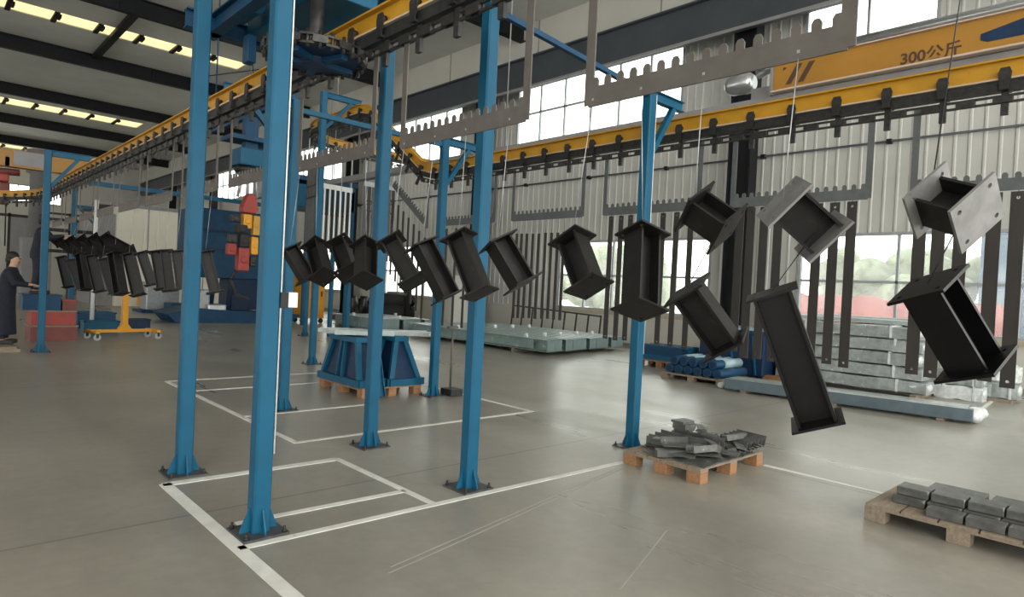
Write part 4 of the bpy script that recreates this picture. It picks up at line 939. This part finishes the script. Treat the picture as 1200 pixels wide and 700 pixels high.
# gear beyond, between the nearest column and the column under the wheel
def bar_rack(x, y, rz, zt, zb, n, label, mats, wd):
    t = thing('bar_rack', label, 'rack', (x, y, 0), rz)
    MB().bb(-.46, .46, -.012, .012, zt+.12, zt+.24).build('top_rail', WHITE if mats[1] is WHITE else GALV, t)
    for k in range(n): u = -.42+.84*k/(n-1); MB().bb(u-wd, u+wd, -.005, .005, zb, zt+.13).build('bar', mats[k % 2], t)
    for z in (zt-.25, zt-.5): MB().bb(-.45, .45, .006, .014, z-.02, z+.02).build('cross_strip', BARST, t)
    for u in (-.42, .42): MB().bb(u-.02, u+.02, -.006, .006, zt+.2, ZCH+RISE).build('hanger_strap', GALV, t)
bar_rack(7.62, 14.58, R(8), 3.72, 2.3, 12, 'rack of alternating dark and pale bars hanging at the far bend of the right track', (BLACKST, WHITE), .022)
bar_rack(8.85, 14.62, 0, 3.95, 2.2, 8, 'rack of dark grey strips hanging right of the pale-barred rack', (GREYST, BARST), .045)
bar_rack(6.33, 13.2, R(80), 3.9, 2.2, 8, 'rack of grey strips hanging left of the pale-barred rack', (GREYST, COMBG), .045)
t = thing('blue_gantry', 'blue machine frame high up behind the column with the farther bracket', 'frame', (8.0, 16.6, 0))
q = MB()
for x in (-.9, .9):
    for y in (-.5, .5): q.bb(x-.05, x+.05, y-.05, y+.05, 0, 4.3)
q.build('post', BLUE, t); MB().bb(-.95, .95, -.55, .55, 3.5, 4.1).build('housing', BLUE, t, bevel=.02); MB().bb(-1.0, 1.0, -.6, .6, 4.2, 4.32).build('top_frame', BLUED, t)

# ================================================================== WORKERS
def skin_mesh(name, verts, edges, radii, m, parent, sub=2, root=0):
    me = bpy.data.meshes.new(name); me.from_pydata(verts, edges, []); o = bpy.data.objects.new(name, me); COL.objects.link(o); o.parent = parent
    md = o.modifiers.new('skin', 'SKIN'); md.use_smooth_shade = True
    for i, r in enumerate(radii): me.skin_vertices[0].data[i].radius = (r, r) if not isinstance(r, tuple) else r
    me.skin_vertices[0].data[root].use_root = True
    s = o.modifiers.new('sub', 'SUBSURF'); s.levels = sub; s.render_levels = sub
    me.materials.append(m); return o
class Sk:
    def __init__(s): s.v = []; s.e = []; s.r = []
    def add(s, p, r, parent=None):
        s.v.append(tuple(p)); s.r.append(r); i = len(s.v)-1
        if parent is not None: s.e.append((parent, i))
        return i
def person(loc, rz, label, hands, lean=0.0, hip=.92, legs=.11, coat=False):
    # built facing +x, origin at the feet
    t = thing('person', label, 'person', loc, rz)
    b = Sk(); L = lean
    pel = b.add((0, 0, hip), (.12, .095)); sp = b.add((L*.3, 0, hip+.22), (.11, .085), pel); ch = b.add((L*.75, 0, hip+.42), (.13, .095), sp)
    nk = b.add((L+.01, 0, hip+.55), .06, ch); hd0 = b.add((L+.03, 0, hip+.635), (.075, .07), nk); hd1 = b.add((L+.035, 0, hip+.70), (.09, .078), hd0); hd2 = b.add((L+.02, 0, hip+.77), (.085, .075), hd1)
    ns = b.add((L+.125, 0, hip+.685), .014, hd1)
    for s in (-1, 1): b.add((L+.02, s*.085, hip+.69), .018, hd1)
    arms = {}
    for s, hp in ((-1, hands[0]), (1, hands[1])):
        sh = b.add((L*.8, s*.18, hip+.46), .062, ch); S_ = Vector((L*.8, s*.18, hip+.46)); Hh = Vector(hp)
        mid = (S_+Hh)/2+Vector((-.05, s*.06, -.10)); el = b.add(mid, .046, sh); wr = b.add(Hh, .030, el)
        d = (Hh-mid).normalized(); side = d.cross(Vector((0, 0, 1))).normalized()
        pm = b.add(Hh+d*.05, (.036, .02), wr); kn = b.add(Hh+d*.09, (.036, .016), pm)
        for k in range(4):
            o_ = side*(.028-.019*k); l = (.075, .085, .08, .062)[k]
            f1 = b.add(Hh+d*.105+o_, .0085, kn); f2 = b.add(Hh+d*(.105+l*.55)+o_+Vector((0, 0, -.012)), .008, f1); b.add(Hh+d*(.105+l*.9)+o_+Vector((0, 0, -.035)), .007, f2)
        t1 = b.add(Hh+d*.045+side*.045*s*-1, .010, pm); b.add(Hh+d*.085+side*.06*s*-1, .008, t1)
        arms[s] = (S_, mid, Hh)
    feet = {}
    for s in (-1, 1):
        hpj = b.add((0, s*.09, hip-.06), .085, pel); kn = b.add((.02, s*legs, hip*.52), .058, hpj); an = b.add((-.02, s*legs, .09), .042, kn); b.add((.05, s*legs, .045), .040, an); b.add((.14, s*legs, .035), .032, len(b.v)-1)
        feet[s] = s*legs
    skin_mesh('body', b.v, b.e, b.r, SKIN, t)
    def cloth(name, rings, limbs, m):
        q = MB(); n = 20; vs = []; fs = []
        for ox, rx, ry, z in rings: vs += [(ox+rx*math.cos(2*PI*i/n), ry*math.sin(2*PI*i/n), z) for i in range(n)]
        for k in range(len(rings)-1): fs += [(k*n+i, k*n+(i+1) % n, (k+1)*n+(i+1) % n, (k+1)*n+i) for i in range(n)]
        fs += [tuple(range(n-1, -1, -1)), tuple(range((len(rings)-1)*n, len(rings)*n))]; q.add(vs, fs, True)
        for pts in limbs:
            for (p, r), (p2, r2) in zip(pts, pts[1:]): q.tube(p, p2, r, 14, r2); q.ball(Vector(p), r, 14)
        o = q.build(name, m, t); rm = o.modifiers.new('cloth', 'REMESH'); rm.mode = 'VOXEL'; rm.voxel_size = .014; rm.use_smooth_shade = True
        sm_ = o.modifiers.new('drape', 'SMOOTH'); sm_.iterations = 4; return o
    top = [(L*.2, .145, .175, hip+.12), (L*.4, .140, .175, hip+.24), (L*.75, .145, .205, hip+.40), (L*.85, .115, .185, hip+.48), (L, .07, .085, hip+.56)]
    low_ = [(-.01, .21, .25, hip-.74), (-.01, .195, .235, hip-.5), (-.01, .18, .215, hip-.25), (0, .165, .20, hip)] if coat else [(0, .155, .19, hip-.14), (0, .155, .19, hip)]
    cloth('jacket', low_+top, [[(arms[s_][0]+Vector((0, -s_*.02, -.01)), .080), (arms[s_][1], .060), (arms[s_][1]+(arms[s_][2]-arms[s_][1])*.9, .046)] for s_ in (-1, 1)], CLOTH)
    cloth('trousers', [(0, .13, .17, hip-.16), (0, .135, .175, hip+.04)], [[((0, s_*.085, hip-.1), .095), ((.02, s_*legs, hip*.52), .078), ((-.02, s_*legs, .10), .070)] for s_ in (-1, 1)], TROUS)
    for s in (-1, 1): MB().bb(-.10, .19, feet[s]-.05, feet[s]+.05, 0, .085).build('shoe', RUBBER, t, bevel=.025)
    q = MB(); q.ball((L-.005, 0, hip+.755), .105, 14, (1.02, .92, .95)); q.ball((L-.05, 0, hip+.69), .085, 12, (.8, 1, 1)); q.build('hair', HAIR, t)
    for s in (-1, 1): MB().ball((L+.112, s*.032, hip+.715), .012, 8).build('eye', RUBBER, t)
    MB().box((L+.112, 0, hip+.645), (.012, .045, .008)).build('mouth', RED, t)
    return t
person((cx-.27, cy+.1, 1.0), R(-25), 'worker in dark clothes standing on the boxes, reaching for the beams', ((.55, -.16, 1.30), (.52, .18, 1.12)), .08, legs=.13)
person((1.35, 15.55, .10), R(-20), 'worker in long dark coat standing at the left edge, hands forward', ((.42, -.14, 1.15), (.44, .16, 1.12)), .10, coat=True)
